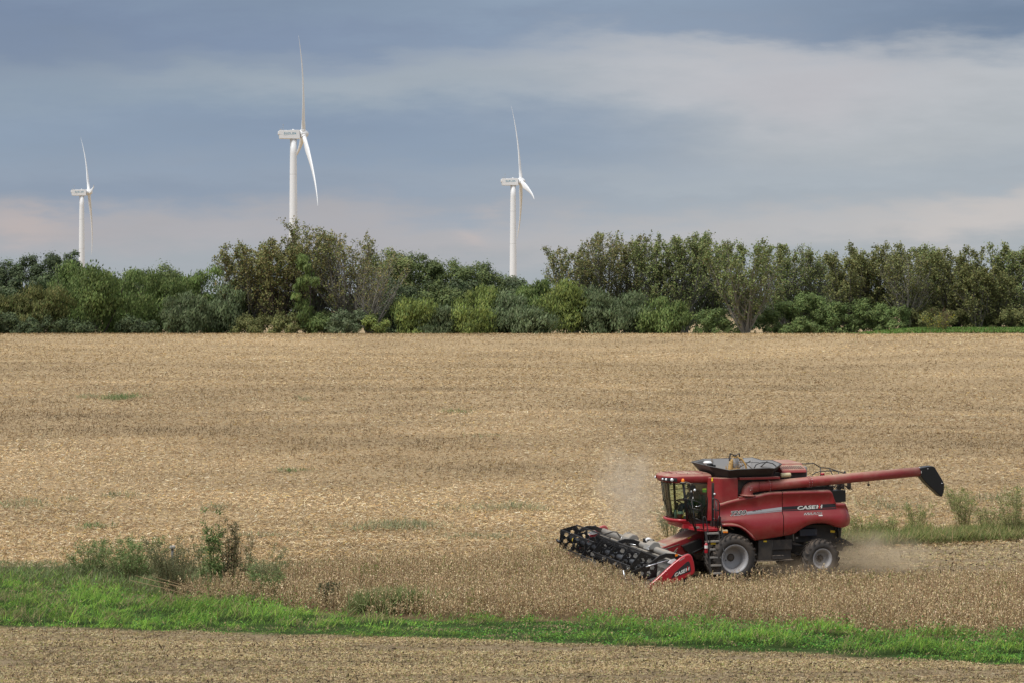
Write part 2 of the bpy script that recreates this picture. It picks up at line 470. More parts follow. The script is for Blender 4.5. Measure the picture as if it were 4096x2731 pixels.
def bean_far(x): return np.interp(x, [-14, -11.0, -9.5, -6, 2.2, 8, 16.7, 24.7], [76.0, 79.0, 82.2, 84.9, 87.4, 89.4, 92.9, 96.0])
def grass_top(x): return np.interp(x, [-30, -21, -15.5, -12.6, -9, -6.6, -2.8, 1.5, 8.2, 13.8, 18, 30], [82.0, 81.4, 78.4, 75.3, 74.6, 72.6, 71.4, 71.4, 70.0, 67.8, 67.4, 66.0])
def grass_bot(x): return np.interp(x, [-40, -18, 0, 8.3, 16, 30], [72.5, 70.1, 66.9, 64.7, 62.3, 59.0]) + 0.35 * (vnoise(np.asarray(x) * 0.8, 3.0) - 0.5)
def gz(x, y):
    x = np.asarray(x, dtype=float); y = np.asarray(y, dtype=float)
    d0 = 88 + 8 * sst(2, 16, x)
    t = np.clip((y - d0) / (255 - d0), 0, 1); z = 8.03 * t * t * (3 - 2 * t)
    z = z - 0.9 * sst(255, 290, y) + 1.7 * sst(320, 1000, y)
    und = sst(96, 130, y) * (1 - sst(222, 250, y))
    z = z + und * (0.30 * np.sin(x / 17 + 1.0) * np.sin(y / 21.0) + 0.75 * np.sin(y / 24.0 + x / 55.0 + 2.2))
    z = z + 9.4 * sst(0, 1, (50 - y) / 50)
    z = z + 0.55 * sst(44, 54, x) * sst(246, 256, y) * (1 - sst(262, 280, y))
    return z
def ground_pt(px, py):
    """the spot of ground seen in a direction (used once, to survey where things stand)"""
    dx = (px - 512) / 1991.1; dz = -(py - 310) / 1991.1
    t = np.arange(45, 400, 0.05); zz = 11.1 + dz * t; g = gz(dx * t, t)
    i = np.argmax(zz < g); return float(dx * t[i]), float(t[i]), float(g[i])

def build_ground():
    ys = np.concatenate([np.linspace(-25, 50, 26), np.arange(51, 112, 0.5), np.arange(112, 300, 1.5), np.geomspace(300, 9000, 60)])
    us = np.linspace(-1, 1, 321); us = np.sign(us) * np.abs(us) ** 1.25
    X = us[None, :] * (0.62 * np.maximum(ys, 0) + 28)[:, None]; Y = np.repeat(ys[:, None], len(us), 1)
    Z = gz(X, Y)
    ny, nx = X.shape
    V = np.stack([X, Y, Z], -1).reshape(-1, 3)
    a = (np.arange(ny - 1)[:, None] * nx + np.arange(nx - 1)[None, :]).reshape(-1)
    Fq = np.stack([a, a + 1, a + nx + 1, a + nx], 1)
    me = bpy.data.meshes.new('ground')
    me.vertices.add(len(V)); me.vertices.foreach_set('co', V.astype(np.float32).reshape(-1))
    me.loops.add(Fq.size); me.loops.foreach_set('vertex_index', Fq.astype(np.int32).reshape(-1))
    me.polygons.add(len(Fq)); me.polygons.foreach_set('loop_start', np.arange(0, Fq.size, 4, dtype=np.int32))
    me.polygons.foreach_set('use_smooth', np.ones(len(Fq), dtype=bool))
    me.update(calc_edges=True)
    x = X.reshape(-1); y = Y.reshape(-1)
    # base colour of each kind of land
    straw = np.array([0.27, 0.205, 0.125]); soil = np.array([0.20, 0.145, 0.09]); turf = np.array([0.045, 0.075, 0.02]); beanl = np.array([0.17, 0.12, 0.065])
    corn = np.array([0.36, 0.265, 0.155])
    lx, ly = to_combine(x, y)
    C = np.tile(straw, (len(x), 1))
    n = fbm(x * 0.5, y * 1.6)
    C = C * (0.75 + 0.5 * n)[:, None]
    gm = (sst(-0.3, 0.3, y - grass_bot(x)) * (1 - sst(-0.4, 0.4, y - grass_top(x))))[:, None]
    C = C * (1 - gm) + turf * gm
    bm_ = ((y > grass_top(x)) & (y < bean_far(x)) & ~((lx < 4.4) & (ly < 5.4)) & (x > -14))[:, None]
    C = np.where(bm_, beanl, C)
    lw = ((y > grass_top(x)) & (y < far_edge(x)) & (x <= -9))[:, None]
    C = np.where(lw, np.array([0.075, 0.075, 0.025]), C)
    cm = sst(-0.5, 0.8, y - far_edge(x))[:, None]
    C = C * (1 - cm) + corn * (0.75 + 0.5 * fbm(x * 0.12, y * 0.25))[:, None] * cm
    tm = (sst(256, 266, y) * (1 - sst(330, 345, y)))[:, None]
    C = C * (1 - tm) + np.array([0.035, 0.055, 0.018]) * tm
    at = me.color_attributes.new('Col', 'FLOAT_COLOR', 'POINT')
    cc = np.ones((len(x), 4), dtype=np.float32); cc[:, :3] = C; at.data.foreach_set('color', cc.reshape(-1))
    m = principled('field_soil', (0.3, 0.2, 0.1), 0.95, 0, 0.1)
    t = NT(m.node_tree); b = m.node_tree.nodes['Principled BSDF']
    tc = t.n('ShaderNodeTexCoord'); mp = t.n('ShaderNodeMapping'); t.put(mp.inputs[0], tc.outputs['Object']); mp.inputs['Scale'].default_value = (1.0, 1.6, 1.0)
    at2 = t.n('ShaderNodeAttribute', attribute_name='Col')
    n1 = t.noise(mp.outputs[0], 1.3, 6, 0.7); n2 = t.noise(mp.outputs[0], 9.0, 4, 0.7)
    n3 = t.noise(mp.outputs[0], 34.0, 3, 0.75)
    f = t.m('ADD', t.m('MULTIPLY', n1, 0.6), t.m('ADD', t.m('MULTIPLY', n2, 0.8), t.m('MULTIPLY', t.m('SUBTRACT', n3, 0.5), 2.6)))
    k = t.m('MAXIMUM', t.m('ADD', 0.25, t.m('MULTIPLY', f, 1.0)), 0.12)
    cc2 = t.n('ShaderNodeCombineColor'); [t.put(cc2.inputs[i], k) for i in range(3)]
    t.put(b.inputs['Base Color'], t.mix(1.0, at2.outputs['Color'], cc2.outputs[0], 'MULTIPLY'))
    bp = t.n('ShaderNodeBump'); bp.inputs['Strength'].default_value = 0.7; bp.inputs['Distance'].default_value = 0.08
    t.put(bp.inputs['Height'], t.m('ADD', n1, t.m('ADD', n2, n3))); t.put(b.inputs['Normal'], bp.outputs[0])
    me.materials.append(m)
    o = bpy.data.objects.new('ground', me); col.objects.link(o)
    tag(o, 'rolling farmland of tan stubble and soil rising to a low crest', 'ground', kind='structure')
build_ground()
# ------------------------------------------------------------------ combine harvester
comb = empty('combine_harvester', (PX, PY, 0.0), R(195))
tag(comb, 'dusty red combine harvester cutting beans with a wide black reel in front', 'combine harvester')
XT = [(-5.60, 2.52), (-5.55, 2.72), (-5.479, 2.86), (-5.32, 3.06), (-4.857, 3.079), (-4.76, 3.30), (-4.684, 3.53), (-4.60, 3.61), (-4.5, 3.628), (-3.85, 3.624), (-2.992, 3.621), (-2.423, 3.614), (-2.025, 3.607),
      (-1.685, 3.573), (-1.459, 3.52), (-1.12, 3.462), (-0.586, 3.396), (-0.025, 3.279), (0.32, 3.175)]
XB = [(-5.60, 2.15), (-5.493, 2.09), (-5.2, 2.045), (-5.002, 2.027), (-4.771, 2.082), (-4.6, 2.16), (-4.425, 2.211), (-4.2, 2.245), (-3.994, 2.25), (-3.78, 2.235), (-3.564, 2.182), (-3.40, 2.11), (-3.221, 2.019), (-2.992, 1.867), (-2.793, 1.806),
      (-2.139, 1.72), (-1.261, 1.614), (-1.12, 1.631), (-1.008, 1.74), (-0.81, 1.956), (-0.557, 2.148), (-0.249, 2.235), (0.0, 2.25), (0.32, 2.258)]
def zt(x): return float(np.interp(x, [p[0] for p in XT], [p[1] for p in XT]))
def zb(x): return float(np.interp(x, [p[0] for p in XB], [p[1] for p in XB]))
def zc1(x): return float(np.interp(x, [-5.6, -3.85, -2.42, -1.15, -0.03, 0.32], [2.765, 2.762, 2.73, 2.684, 2.575, 2.53]))
def zc2(x): return float(np.interp(x, [-5.6, -3.85, -2.42, -1.15, 0.2, 0.32], [2.568, 2.586, 2.584, 2.579, 2.512, 2.505]))
def yround(x): return -0.38 * max(0.0, (-5.0 - x) / 0.6) ** 2.2
def profile(x):
    T, B = zt(x), zb(x)
    pr = [(1.28, T - 0.02), (1.44, T), (1.535, T - 0.04), (1.562, T - 0.13), (1.530, T - 0.165), (1.545, zc1(x)), (1.675, zc2(x)), (1.685, 0.5 * (zc2(x) + B)), (1.655, B + 0.05), (1.60, B), (1.38, B + 0.01)]
    out = []; last = 9.0
    for i, (y, z) in enumerate(pr):
        if i >= 2: z = min(z, last - 0.004)
        if i < 9: z = max(z, B + 0.004 * (9 - i))
        last = z; out.append((y + yround(x), z))
    return out
def ysurf(x, z):
    p = profile(x)[2:10]
    zs = [q[1] for q in p][::-1]; ys = [q[0] for q in p][::-1]
    return float(np.interp(z, zs, ys))
def panel(x0, x1, n, name, side=1):
    xs = np.unique(np.concatenate([np.linspace(x0, x1, n), [p for p in [q[0] for q in XT + XB] + [-3.85, -2.42, -1.15, -0.03, 0.2] if min(x0, x1) < p < max(x0, x1)]]))
    mb = MB(); mb.grid([[(x, side * y, z) for y, z in profile(x)] for x in xs])
    return mb.build(name, M['red'], comb)
pf = panel(0.32, -2.415, 16, 'side_panel')
pr = panel(-2.445, -5.60, 22, 'side_panel')
panel(0.32, -2.415, 12, 'side_panel', -1); panel(-2.445, -5.60, 14, 'side_panel', -1)
# raised wheel-arch lip
oa = [(0.32, 2.392), (0.05, 2.388), (-0.145, 2.374), (-0.35, 2.33), (-0.538, 2.255), (-0.72, 2.15), (-0.875, 2.030), (-1.05, 1.87), (-1.20, 1.70)]
ia = [(0.32, 2.258), (0.0, 2.25), (-0.249, 2.232), (-0.41, 2.20), (-0.557, 2.140), (-0.70, 2.05), (-0.81, 1.95), (-1.0, 1.745), (-1.12, 1.625)]
mb = MB()
mb.grid([[(o_[0], ysurf(o_[0], o_[1]) - 0.005, o_[1]), (0.6 * o_[0] + 0.4 * i_[0], 1.80, 0.6 * o_[1] + 0.4 * i_[1]), (i_[0], 1.82, i_[1]), (i_[0], 1.45, i_[1] + 0.005)] for o_, i_ in zip(oa, ia)])
mb.build('wheel_arch', M['red'], pf, thick=0.015)
# decals on the side
def strip(mb, pts_top, pts_bot, off=0.005, n=10):
    rows = []
    for k in range(n + 1):
        f = k / n
        t_ = (pts_top[0][0] + (pts_top[1][0] - pts_top[0][0]) * f, pts_top[0][1] + (pts_top[1][1] - pts_top[0][1]) * f)
        b_ = (pts_bot[0][0] + (pts_bot[1][0] - pts_bot[0][0]) * f, pts_bot[0][1] + (pts_bot[1][1] - pts_bot[0][1]) * f)
        rows.append([(t_[0], ysurf(*t_) + off, t_[1]), ((t_[0] + b_[0]) / 2, ysurf((t_[0] + b_[0]) / 2, (t_[1] + b_[1]) / 2) + off, (t_[1] + b_[1]) / 2), (b_[0], ysurf(*b_) + off, b_[1])])
    mb.grid(rows, False)
mb = MB(); strip(mb, [(-0.86, 2.808), (-2.412, 2.963)], [(-0.84, 2.715), (-2.412, 2.838)]); strip(mb, [(-0.84, 2.705), (-2.412, 2.818)], [(-0.84, 2.685), (-2.412, 2.786)]); mb.build('silver_stripe', M['decal_s'], pf)
mb = MB(); strip(mb, [(-2.449, 2.966), (-4.805, 3.045)], [(-2.449, 2.842), (-4.855, 2.893)]); strip(mb, [(-2.449, 2.818), (-4.86, 2.862)], [(-2.449, 2.789), (-4.866, 2.815)]); mb.build('dark_stripe', M['decal_k'], pr)
mb = MB(); put_text(mb, '7230', (-0.12, 2.660), (-0.845, 2.697), 0.188, 0.075, 0.22, ysurf, 0.006); mb.build('number_outline', M['decal_w'], pf)
mb = MB(); put_text(mb, '7230', (-0.15, 2.676), (-0.82, 2.712), 0.156, 0.012, 0.22, ysurf, 0.012); mb.build('number', M['decal_k'], pf)
mb = MB(); put_text(mb, 'AFS', (-1.10, 2.80), (-1.25, 2.812), 0.05, 0.02, 0.2, ysurf, 0.009)
for q in range(6):
    a, b = -1.30 - q * 0.035, -1.30 - (q + 1) * 0.035
    za, zb_ = 2.825 + 0.05 * math.sin(q * 0.5), 2.825 + 0.05 * math.sin((q + 1) * 0.5)
    strip(mb, [(a, za + 0.008), (b, zb_ + 0.008)], [(a, za - 0.004), (b, zb_ - 0.004)], 0.009, 1)
mb.build('small_lettering', M['decal_k'], pf)
def case_word(f, t, h, surf, parent, wt=0.04):
    """the maker's white word and the red-and-white two-letter emblem"""
    fx, fz = f; tx, tz = t; L = tx - fx; sl = (tz - fz) / L
    P = lambda u: (fx + L * u, fz + sl * L * u)
    mb = MB(); put_text(mb, 'CASE', P(0.0), P(0.735), h, wt, 0.10, surf, 0.010)
    mr = MB()
    def bar(m_, u0, u1, z0, z1, lean=0.0, off=0.010):
        a, b = P(u0), P(u1)
        vs = [(a[0], a[1] + z0), (b[0], b[1] + z0), (b[0] + lean * L, b[1] + z1), (a[0] + lean * L, a[1] + z1)]
        m_.add([(x, surf(x, z) + off, z) for x, z in vs], [(0, 1, 2, 3)])
    bar(mb, 0.755, 0.815, 0, h, 0.015); bar(mb, 0.935, 0.985, 0, h, 0.015); bar(mb, 0.815, 0.94, h * 0.42, h * 0.60, 0.006)
    bar(mr, 0.845, 0.905, 0, h * 0.95, 0.015, 0.013); bar(mr, 0.852, 0.915, h * 1.05, h * 1.28, 0.003, 0.013)
    mb.build('lettering', M['decal_w'], parent); mr.build('emblem', M['decal_r'], parent)
case_word((-3.10, 2.832), (-4.225, 2.868), 0.145, ysurf, pr)
mb = MB(); put_text(mb, 'AXIAL-FLOW', (-3.345, 2.622), (-4.19, 2.630), 0.088, 0.012, 0.25, lambda x, z: ysurf(x, z), 0.008); mb.build('small_lettering', M['decal_k'], pr)
mb = MB(); put_text(mb, 'AXIAL-FLOW', (-3.352, 2.617), (-4.197, 2.625), 0.088, 0.03, 0.25, lambda x, z: ysurf(x, z), 0.005); strip(mb, [(-4.0, 2.60), (-4.17, 2.602)], [(-4.0, 2.555), (-4.18, 2.555)], 0.006, 1); mb.build('lettering_outline', M['decal_w'], pr)

# core of the machine
mb = MB()
mb.prism([(0.55, 1.55), (0.3, 2.2), (-0.4, 2.25), (-1.3, 1.75), (-2.8, 1.75), (-3.3, 2.15), (-4.6, 2.2), (-5.2, 2.1), (-5.3, 3.0), (-4.6, 3.45), (-2.4, 3.5), (-2.3, 4.1), (-0.4, 4.1), (0.55, 4.0)], 'Y', -1.26, 1.26)
mb.box((-1.0, 0, 1.35), (3.4, 1.5, 0.9)); mb.box((-3.9, 0, 1.75), (2.2, 1.9, 0.7))
mb.prism([(-4.4, 1.5), (-5.35, 1.35), (-5.45, 2.2), (-4.4, 2.3)], 'Y', -0.85, 0.85)
mb.build('chassis', M['chassis'], comb)
mb = MB(); mb.tube([(0.0, -1.9, 0.98), (0.0, 1.9, 0.98)], 0.17, 12); mb.box((0, 0, 1.1), (0.6, 2.2, 0.5)); mb.build('front_axle', M['chassis'], comb)
mb = MB(); mb.tube([(-4.07, -1.5, 0.80), (-4.07, 1.5, 0.80)], 0.13, 10); mb.box((-4.07, 0, 0.95), (0.35, 2.4, 0.3)); mb.beam((-3.2, 1.0, 0.95), (-4.0, 1.25, 0.8), 0.08, 0.08); mb.build('rear_axle', M['chassis'], comb)
mb = MB(); mb.box((-1.69, 1.30, 1.19), (0.62, 0.42, 0.84)); mb.build('shield', M['blackdust'], comb, 0.015)
mb = MB(); mb.box((-2.46, 1.27, 1.38), (0.88, 0.40, 0.40)); mb.box((-2.46, 1.22, 0.98), (0.88, 0.3, 0.42)); mb.build('tool_box', M['chassis'], comb, 0.015)
mb = MB(); mb.box((-2.24, 1.52, 0.88), (0.52, 0.18, 0.16)); mb.box((-2.12, 1.60, 0.965), (0.06, 0.05, 0.02)); mb.box((-2.36, 1.60, 0.965), (0.06, 0.05, 0.02)); mb.build('battery_box', M['chassis'], comb, 0.02)
mb = MB(); mb.box((-2.12, 1.36, 0.755), (1.6, 0.5, 0.03)); mb.tube([(-1.99, 1.50, 0.78), (-2.0, 1.50, 1.62)], 0.02, 6); mb.build('running_board', M['blackdust'], comb)
mb = MB(); mb.box((-1.68, 1.514, 1.555), (0.14, 0.012, 0.06)); mb.build('warning_sticker', M['yellow'], comb)
mb = MB(); mb.tube([(-3.05, 1.22, 1.85), (-3.06, 1.25, 1.5)], 0.028, 6); mb.box((-3.22, 1.22, 1.62), (0.09, 0.04, 0.07)); mb.tube([(-4.05, 1.25, 1.95), (-4.06, 1.26, 1.75)], 0.022, 6); separate(mb.build('hydraulic_fitting', M['step'], comb))
mb = MB(); mb.box((-3.72, 1.05, 1.83), (0.80, 0.45, 0.30)); mb.build('fuel_filter_box', principled('blue_black', (0.018, 0.022, 0.035), 0.5), comb, 0.03)
mb = MB(); mb.box((-4.88, 1.12, 1.83), (0.20, 0.012, 0.09), Matrix.Rotation(R(-8), 3, 'Y')); mb.build('warning_sticker', M['yellow'], comb)
mb = MB(); mb.tube([(-5.2, 0.95, 2.1), (-5.2, 0.95, 1.55)], 0.05, 8); mb.tube([(-5.38, 0.9, 2.05), (-5.22, 0.95, 1.75)], 0.02, 6); mb.tube([(-5.05, 0.98, 2.08), (-5.08, 0.98, 1.75)], 0.035, 6); separate(mb.build('rear_bracket', M['black'], comb))
mb = MB()
mb.prism([(-4.65, 1.70), (-5.10, 1.62), (-5.65, 1.42), (-5.98, 1.22), (-5.98, 1.17), (-5.55, 1.15), (-5.45, 0.95), (-5.05, 1.0), (-4.7, 1.3)], 'Y', -0.8, 0.8)
mb.build('straw_spreader', M['blackdust'], comb, 0.02)

# wheels
def make_wheel(name, c, rt, rr, w, side, dish, lug_n, parent=comb, mud=0.0):
    """rim is the wheel's own mesh; tyre, hub and bolts are its parts. side = +1: outer face towards +Y"""
    f = side
    mb = MB(); y0 = 0.0
    prof = [(rr + 0.045, -0.02), (rr + 0.05, 0.02), (rr + 0.02, 0.03), (rr - 0.015, -0.02), (rr - 0.055, -0.05), (rr - 0.06, -0.13), (rr - 0.095, -0.16), (rr - 0.10, -dish + 0.03), (rr - 0.13, -dish),
            (rr * 0.52, -dish - 0.03), (rr * 0.42, -dish - 0.01), (0.02, -dish - 0.01)]
    mb.lathe(prof, c, (0, f, 0), 40)
    mb.lathe([(rr + 0.045, -0.02), (rr - 0.03, -w * 0.9), (0.3 * rr, -w * 0.9)], c, (0, f, 0), 32)
    rim = mb.build(name, M['rim'], parent)
    tb = MB(); hw = w / 2; cy = c[1] - f * (hw - 0.03); r1 = rt - 0.055
    tp = [(rr + 0.035, hw - 0.03), (rr + 0.06, hw + 0.005), (rr + 0.45 * (r1 - rr), hw + 0.03), (rr + 0.78 * (r1 - rr), hw - 0.0), (r1 - 0.02, hw - 0.07), (r1, hw - 0.16), (r1 + 0.006, 0)]
    tp = tp + [(r, -h) for r, h in tp[::-1][1:]]
    tb.lathe(tp, (c[0], cy, c[2]), (0, f, 0), 48)
    da = 2 * math.pi / lug_n
    for s_ in (1, -1):
        for k in range(lug_n):
            a0 = k * da + (0 if s_ > 0 else da / 2)
            secs = [(0.0, -0.02, 0.0, 0.075), (0.45, 0.55 * da, 0.0, 0.07), (0.88, 1.05 * da, -0.004, 0.075), (1.04, 1.16 * da, -0.075, 0.09)]
            ring = []
            for (u, da_, dr, tw) in secs:
                yy = s_ * u * hw; aa = a0 - da_
                dt = tw / rt / 2; ro = rt + dr; ri = r1 - 0.03 + min(dr, 0)
                ring.append([(ri, aa - dt * 1.25, yy), (ro, aa - dt * 0.8, yy), (ro, aa + dt * 0.8, yy), (ri, aa + dt * 1.25, yy)])
            vs = []
            for rg in ring:
                for (r_, t_, y_) in rg: vs.append((c[0] + r_ * math.cos(t_), cy + f * y_, c[2] + r_ * math.sin(t_)))
            fs = []
            for i in range(3):
                for j in range(3): fs.append((i * 4 + j, i * 4 + j + 1, i * 4 + 4 + j + 1, i * 4 + 4 + j))
            fs += [(0, 1, 2, 3), (15, 14, 13, 12)]
            tb.add(vs, fs)
    tb.build('tyre', M['rubber'], rim)
    hb = MB(); hy = c[1] + f * (-dish + 0.0)
    hb.lathe([(rr * 0.24, -0.02), (rr * 0.22, 0.06), (rr * 0.15, 0.09), (0.0, 0.10)], (c[0], hy, c[2]), (0, f, 0), 20)
    hb.build('hub', M['hub'], rim)
    bb = MB()
    for k in range(10):
        a = 2 * math.pi * k / 10
        p = (c[0] + rr * 0.33 * math.cos(a), hy - f * 0.02, c[2] + rr * 0.33 * math.sin(a))
        bb.lathe([(0.03, 0.0), (0.03, 0.05), (0.0, 0.05)], p, (0, f, 0), 6, False)
    separate(bb.build('wheel_bolt', M['hub'], rim))
    return rim
make_wheel('wheel', (0, 2.38, 0.985), 0.985, 0.545, 0.52, 1, 0.50, 23)
make_wheel('wheel', (0, 1.70, 0.985), 0.985, 0.545, 0.52, 1, 0.10, 23)
make_wheel('wheel', (0, -2.38, 0.985), 0.985, 0.545, 0.52, -1, 0.33, 23)
make_wheel('wheel', (0, -1.70, 0.985), 0.985, 0.545, 0.52, -1, 0.10, 23)
make_wheel('wheel', (-4.07, 1.90, 0.80), 0.80, 0.385, 0.60, 1, 0.27, 18)
make_wheel('wheel', (-4.07, -1.90, 0.80), 0.80, 0.385, 0.60, -1, 0.16, 18)

# tank front corner, ledge, grain tank extension
mb = MB(); mb.prism([(0.70, 0.90), (0.66, 1.02), (0.36, 1.40), (0.28, 1.46), (0.20, 1.485), (-0.50, 1.49), (-0.50, 0.9)], 'Z', 2.42, 4.215); mb.prism([(0.70, -0.9), (0.66, -1.02), (0.28, -1.57), (-0.50, -1.59), (-0.5, -0.9)], 'Z', 2.42, 4.215)
mb.box((0.1, 0, 3.3), (1.2, 1.9, 1.7))
mb.build('tank_front_panel', M['red'], comb, 0.045, 3)
mb = MB(); mb.box((0.535, 1.20, 4.14), (0.012, 0.07, 0.15), Matrix.Rotation(R(32), 3, 'Z')); mb.build('reflector', M['yellow'], comb)
mb = MB(); mb.lathe([(0.045, 0.0), (0.045, 0.02), (0.0, 0.02)], (0.46, 1.285, 3.545), (0.85, 0.6, 0), 12); mb.build('filler_cap', M['white'], comb)
mb = MB(); mb.box((-1.43, 1.46, 4.175), (1.80, 0.22, 0.10)); mb.box((-1.43, 0.0, 4.17), (1.84, 2.8, 0.08)); mb.build('tank_ledge', M['red'], comb, 0.015)
mb = MB(); mb.box((-0.66, 1.43, 3.35), (0.30, 0.22, 0.16)); mb.box((-1.3, 1.2, 3.38), (1.7, 0.3, 0.1)); mb.build('inner_panel', M['red'], comb, 0.02)
rim_ = [(0.62, -1.05, 4.72), (0.62, 1.10, 4.70), (-0.02, 1.75, 4.565), (-0.35, 1.80, 4.60), (-1.75, 1.80, 4.63), (-1.98, 1.76, 4.60), (-2.42, 1.50, 4.76), (-2.50, 0.3, 4.82), (-2.48, -0.8, 4.74), (-2.38, -1.60, 4.80), (-2.05, -1.78, 4.77), (-0.2, -1.78, 4.77)]
bas_ = [(0.18, -0.85, 4.215), (0.22, 0.95, 4.215), (-0.10, 1.36, 4.215), (-0.35, 1.38, 4.215), (-1.75, 1.38, 4.215), (-1.95, 1.36, 4.215), (-2.08, 1.2, 4.215), (-2.10, 0.3, 4.215), (-2.10, -0.8, 4.215), (-2.06, -1.25, 4.215), (-1.95, -1.36, 4.215), (-0.2, -1.36, 4.215)]
n_ = len(rim_)
mb = MB(); mb.add(rim_ + bas_, [(i, (i + 1) % n_, n_ + (i + 1) % n_, n_ + i) for i in range(n_)])
ext = mb.build('tank_extension', M['tank'], comb, thick=0.03)
inn = MB(); sh = lambda p, k: (-0.95 + (p[0] + 0.95) * k, p[1] * k, p[2])
inn.add([sh(p, 0.985)[:2] + (p[2] - 0.02,) for p in rim_] + [sh(p, 0.98)[:2] + (p[2] + 0.015,) for p in bas_], [(n_ + i, n_ + (i + 1) % n_, (i + 1) % n_, i) for i in range(n_)])
inn.add([sh(p, 0.98)[:2] + (4.235,) for p in bas_], [list(range(n_))])
inn.build('tank_lining', M['tank_in'], ext)
mb = MB()
mb.beam((-0.55, -1.70, 4.74), (-0.45, -1.36, 4.26), 0.06, 0.04); mb.beam((-2.0, -0.9, 4.7), (-1.6, -1.55, 4.3), 0.03, 0.03); mb.beam((-1.25, -0.2, 4.85), (-1.75, 0.5, 4.30), 0.03, 0.03)
mb.beam((-2.38, -1.1, 4.30), (-2.1, 0.7, 4.80), 0.03, 0.03); mb.beam((-2.28, 0.9, 4.32), (-2.40, 1.40, 4.74), 0.03, 0.03)
separate(mb.build('brace', M['blackdust'], ext))
mb = MB(); mb.tube([(-1.35, 1.05, 4.50), (-1.42, 1.15, 4.70), (-1.60, 1.20, 4.78), (-1.9, 1.2, 4.80), (-2.15, 1.2, 4.74), (-2.30, 1.2, 4.62)], 0.02, 6); mb.tube([(-1.0, -0.1, 4.72), (-1.9, 0.3, 4.72)], 0.012, 5); separate(mb.build('grab_rail', M['black'], ext))
mb = MB(); mb.tube([(-0.95, 0, 4.25), (-0.92, 0, 4.92)], 0.16, 12); mb.build('filling_auger', M['tank_in'], comb)
mb = MB()
for s_ in (-1, 1):
    mb.beam((-0.92 - 0.20 * s_, 0.02, 5.11), (-0.92, 0.02, 5.0), 0.10, 0.03); mb.beam((-0.92 - 0.20 * s_, 0.02, 5.11), (-0.92 - 0.24 * s_, 0.02, 4.80), 0.10, 0.03)
mb.lathe([(0.06, 0), (0.06, 0.05), (0.0, 0.05)], (-0.92, 0.07, 5.01), (0, 1, 0), 12)
mb.build('auger_cover', M['blackdust'], comb)
# white receiver globe in the front of the tank extension
mb = MB(); mb.ball((0.52, 0.62, 4.79), (0.19, 0.19, 0.07), 16, 8); mb.build('receiver_dome', M['white'], comb)
mb = MB(); mb.box((0.42, 0.62, 4.69), (0.20, 0.22, 0.12)); mb.box((0.28, 0.72, 4.62), (0.12, 0.15, 0.18)); mb.tube([(0.42, 0.62, 4.65), (0.30, 0.62, 4.3)], 0.03, 6); mb.build('receiver_mount', M['black'], comb, 0.015)
# engine hood, deck, rails, canister
mb = MB()
mb.prism([(1.22, 4.34), (1.16, 4.46), (0.72, 4.63), (0.66, 4.71), (-0.7, 4.74), (-1.2, 4.5), (-1.22, 4.34)], 'X', -2.56, -3.68)
hood = mb.build('engine_hood', M['red_roof'], comb, 0.03)
mb = MB()
for k in range(11): mb.beam((-2.62 - k * 0.095, 1.10, 4.497), (-2.56 - k * 0.095, 0.85, 4.594), 0.03, 0.012)
separate(mb.build('louvres', M['decal_k'], hood), 'louvre')
mb = MB(); mb.box((-3.0, 0.0, 3.95), (1.5, 2.0, 0.78)); mb.box((-4.1, 0.0, 3.62), (1.6, 2.3, 0.25)); mb.build('engine_bay', M['chassis'], comb)
mb = MB(); mb.lathe([(0, 0), (0.08, 0.0), (0.095, 0.02), (0.095, 0.2), (0.09, 0.215), (0.095, 0.23), (0.095, 0.42), (0.08, 0.44), (0, 0.44)], (-2.45, 1.32, 4.255), (-1, 0, 0.03), 12); mb.build('expansion_tank', M['cream'], comb)
mb = MB(); mb.tube([(-2.35, 1.34, 4.22), (-3.0, 1.34, 4.22)], 0.012, 5); mb.tube([(-2.75, 1.28, 4.36), (-2.76, 1.30, 4.20)], 0.02, 5); separate(mb.build('hose', M['black'], comb))
mb = MB(); mb.lathe([(0, 0), (0.19, 0), (0.2, 0.05), (0.2, 0.62), (0.16, 0.66), (0, 0.66)], (-3.95, 0.1, 3.85), (0, 0, 1), 16); mb.build('air_canister', M['greydust'], comb)
mb = MB(); mb.prism([(-4.70, 3.565), (-5.36, 3.565), (-5.37, 3.09), (-4.90, 3.07)], 'Y', 0.75, 1.38); mb.box((-5.05, 0.0, 3.3), (0.55, 1.5, 0.4)); mb.build('radiator_box', M['black'], comb, 0.012)
mb = MB()
def rail(mb, pts, r=0.022): mb.tube(pts, r, 7)
rail(mb, [(-3.93, 0, 4.60), (-4.52, 0, 4.61), (-4.82, 0, 4.43), (-5.23, 0, 4.39), (-5.88, 0, 4.17), (-5.95, 0, 3.75)])
rail(mb, [(-4.28, 0.35, 4.15), (-4.45, 0.35, 4.25), (-4.68, 0.35, 4.30), (-5.32, 0.35, 4.31), (-5.9, 0.35, 4.17)])
rail(mb, [(-4.82, 0, 4.43), (-4.83, 0, 3.6)]); rail(mb, [(-5.23, 0, 4.39), (-5.35, 0.1, 4.1), (-5.35, 0.1, 3.6)]); rail(mb, [(-5.5, 0.35, 4.28), (-5.5, 0.35, 3.6)])
rail(mb, [(-5.88, 0, 4.17), (-5.9, 0, 3.62), (-5.55, 0.2, 3.45)], 0.03); rail(mb, [(-5.3, 0.3, 3.82), (-5.92, 0.3, 3.80)])
rail(mb, [(-6.0, -0.1, 4.25), (-5.97, -0.1, 4.12)], 0.04)
separate(mb.build('deck_railing', M['black'], comb))
mb = MB(); mb.tube([(-4.72, 0.45, 3.9), (-4.72, 0.45, 4.14)], 0.075, 10); mb.build('white_canister', M['white'], comb)
mb = MB(); mb.tube([(-4.72, 0.45, 4.14), (-4.72, 0.45, 4.24)], 0.085, 10); mb.build('red_cap', M['red_clean'], comb)
mb = MB(); rng = random.Random(4)
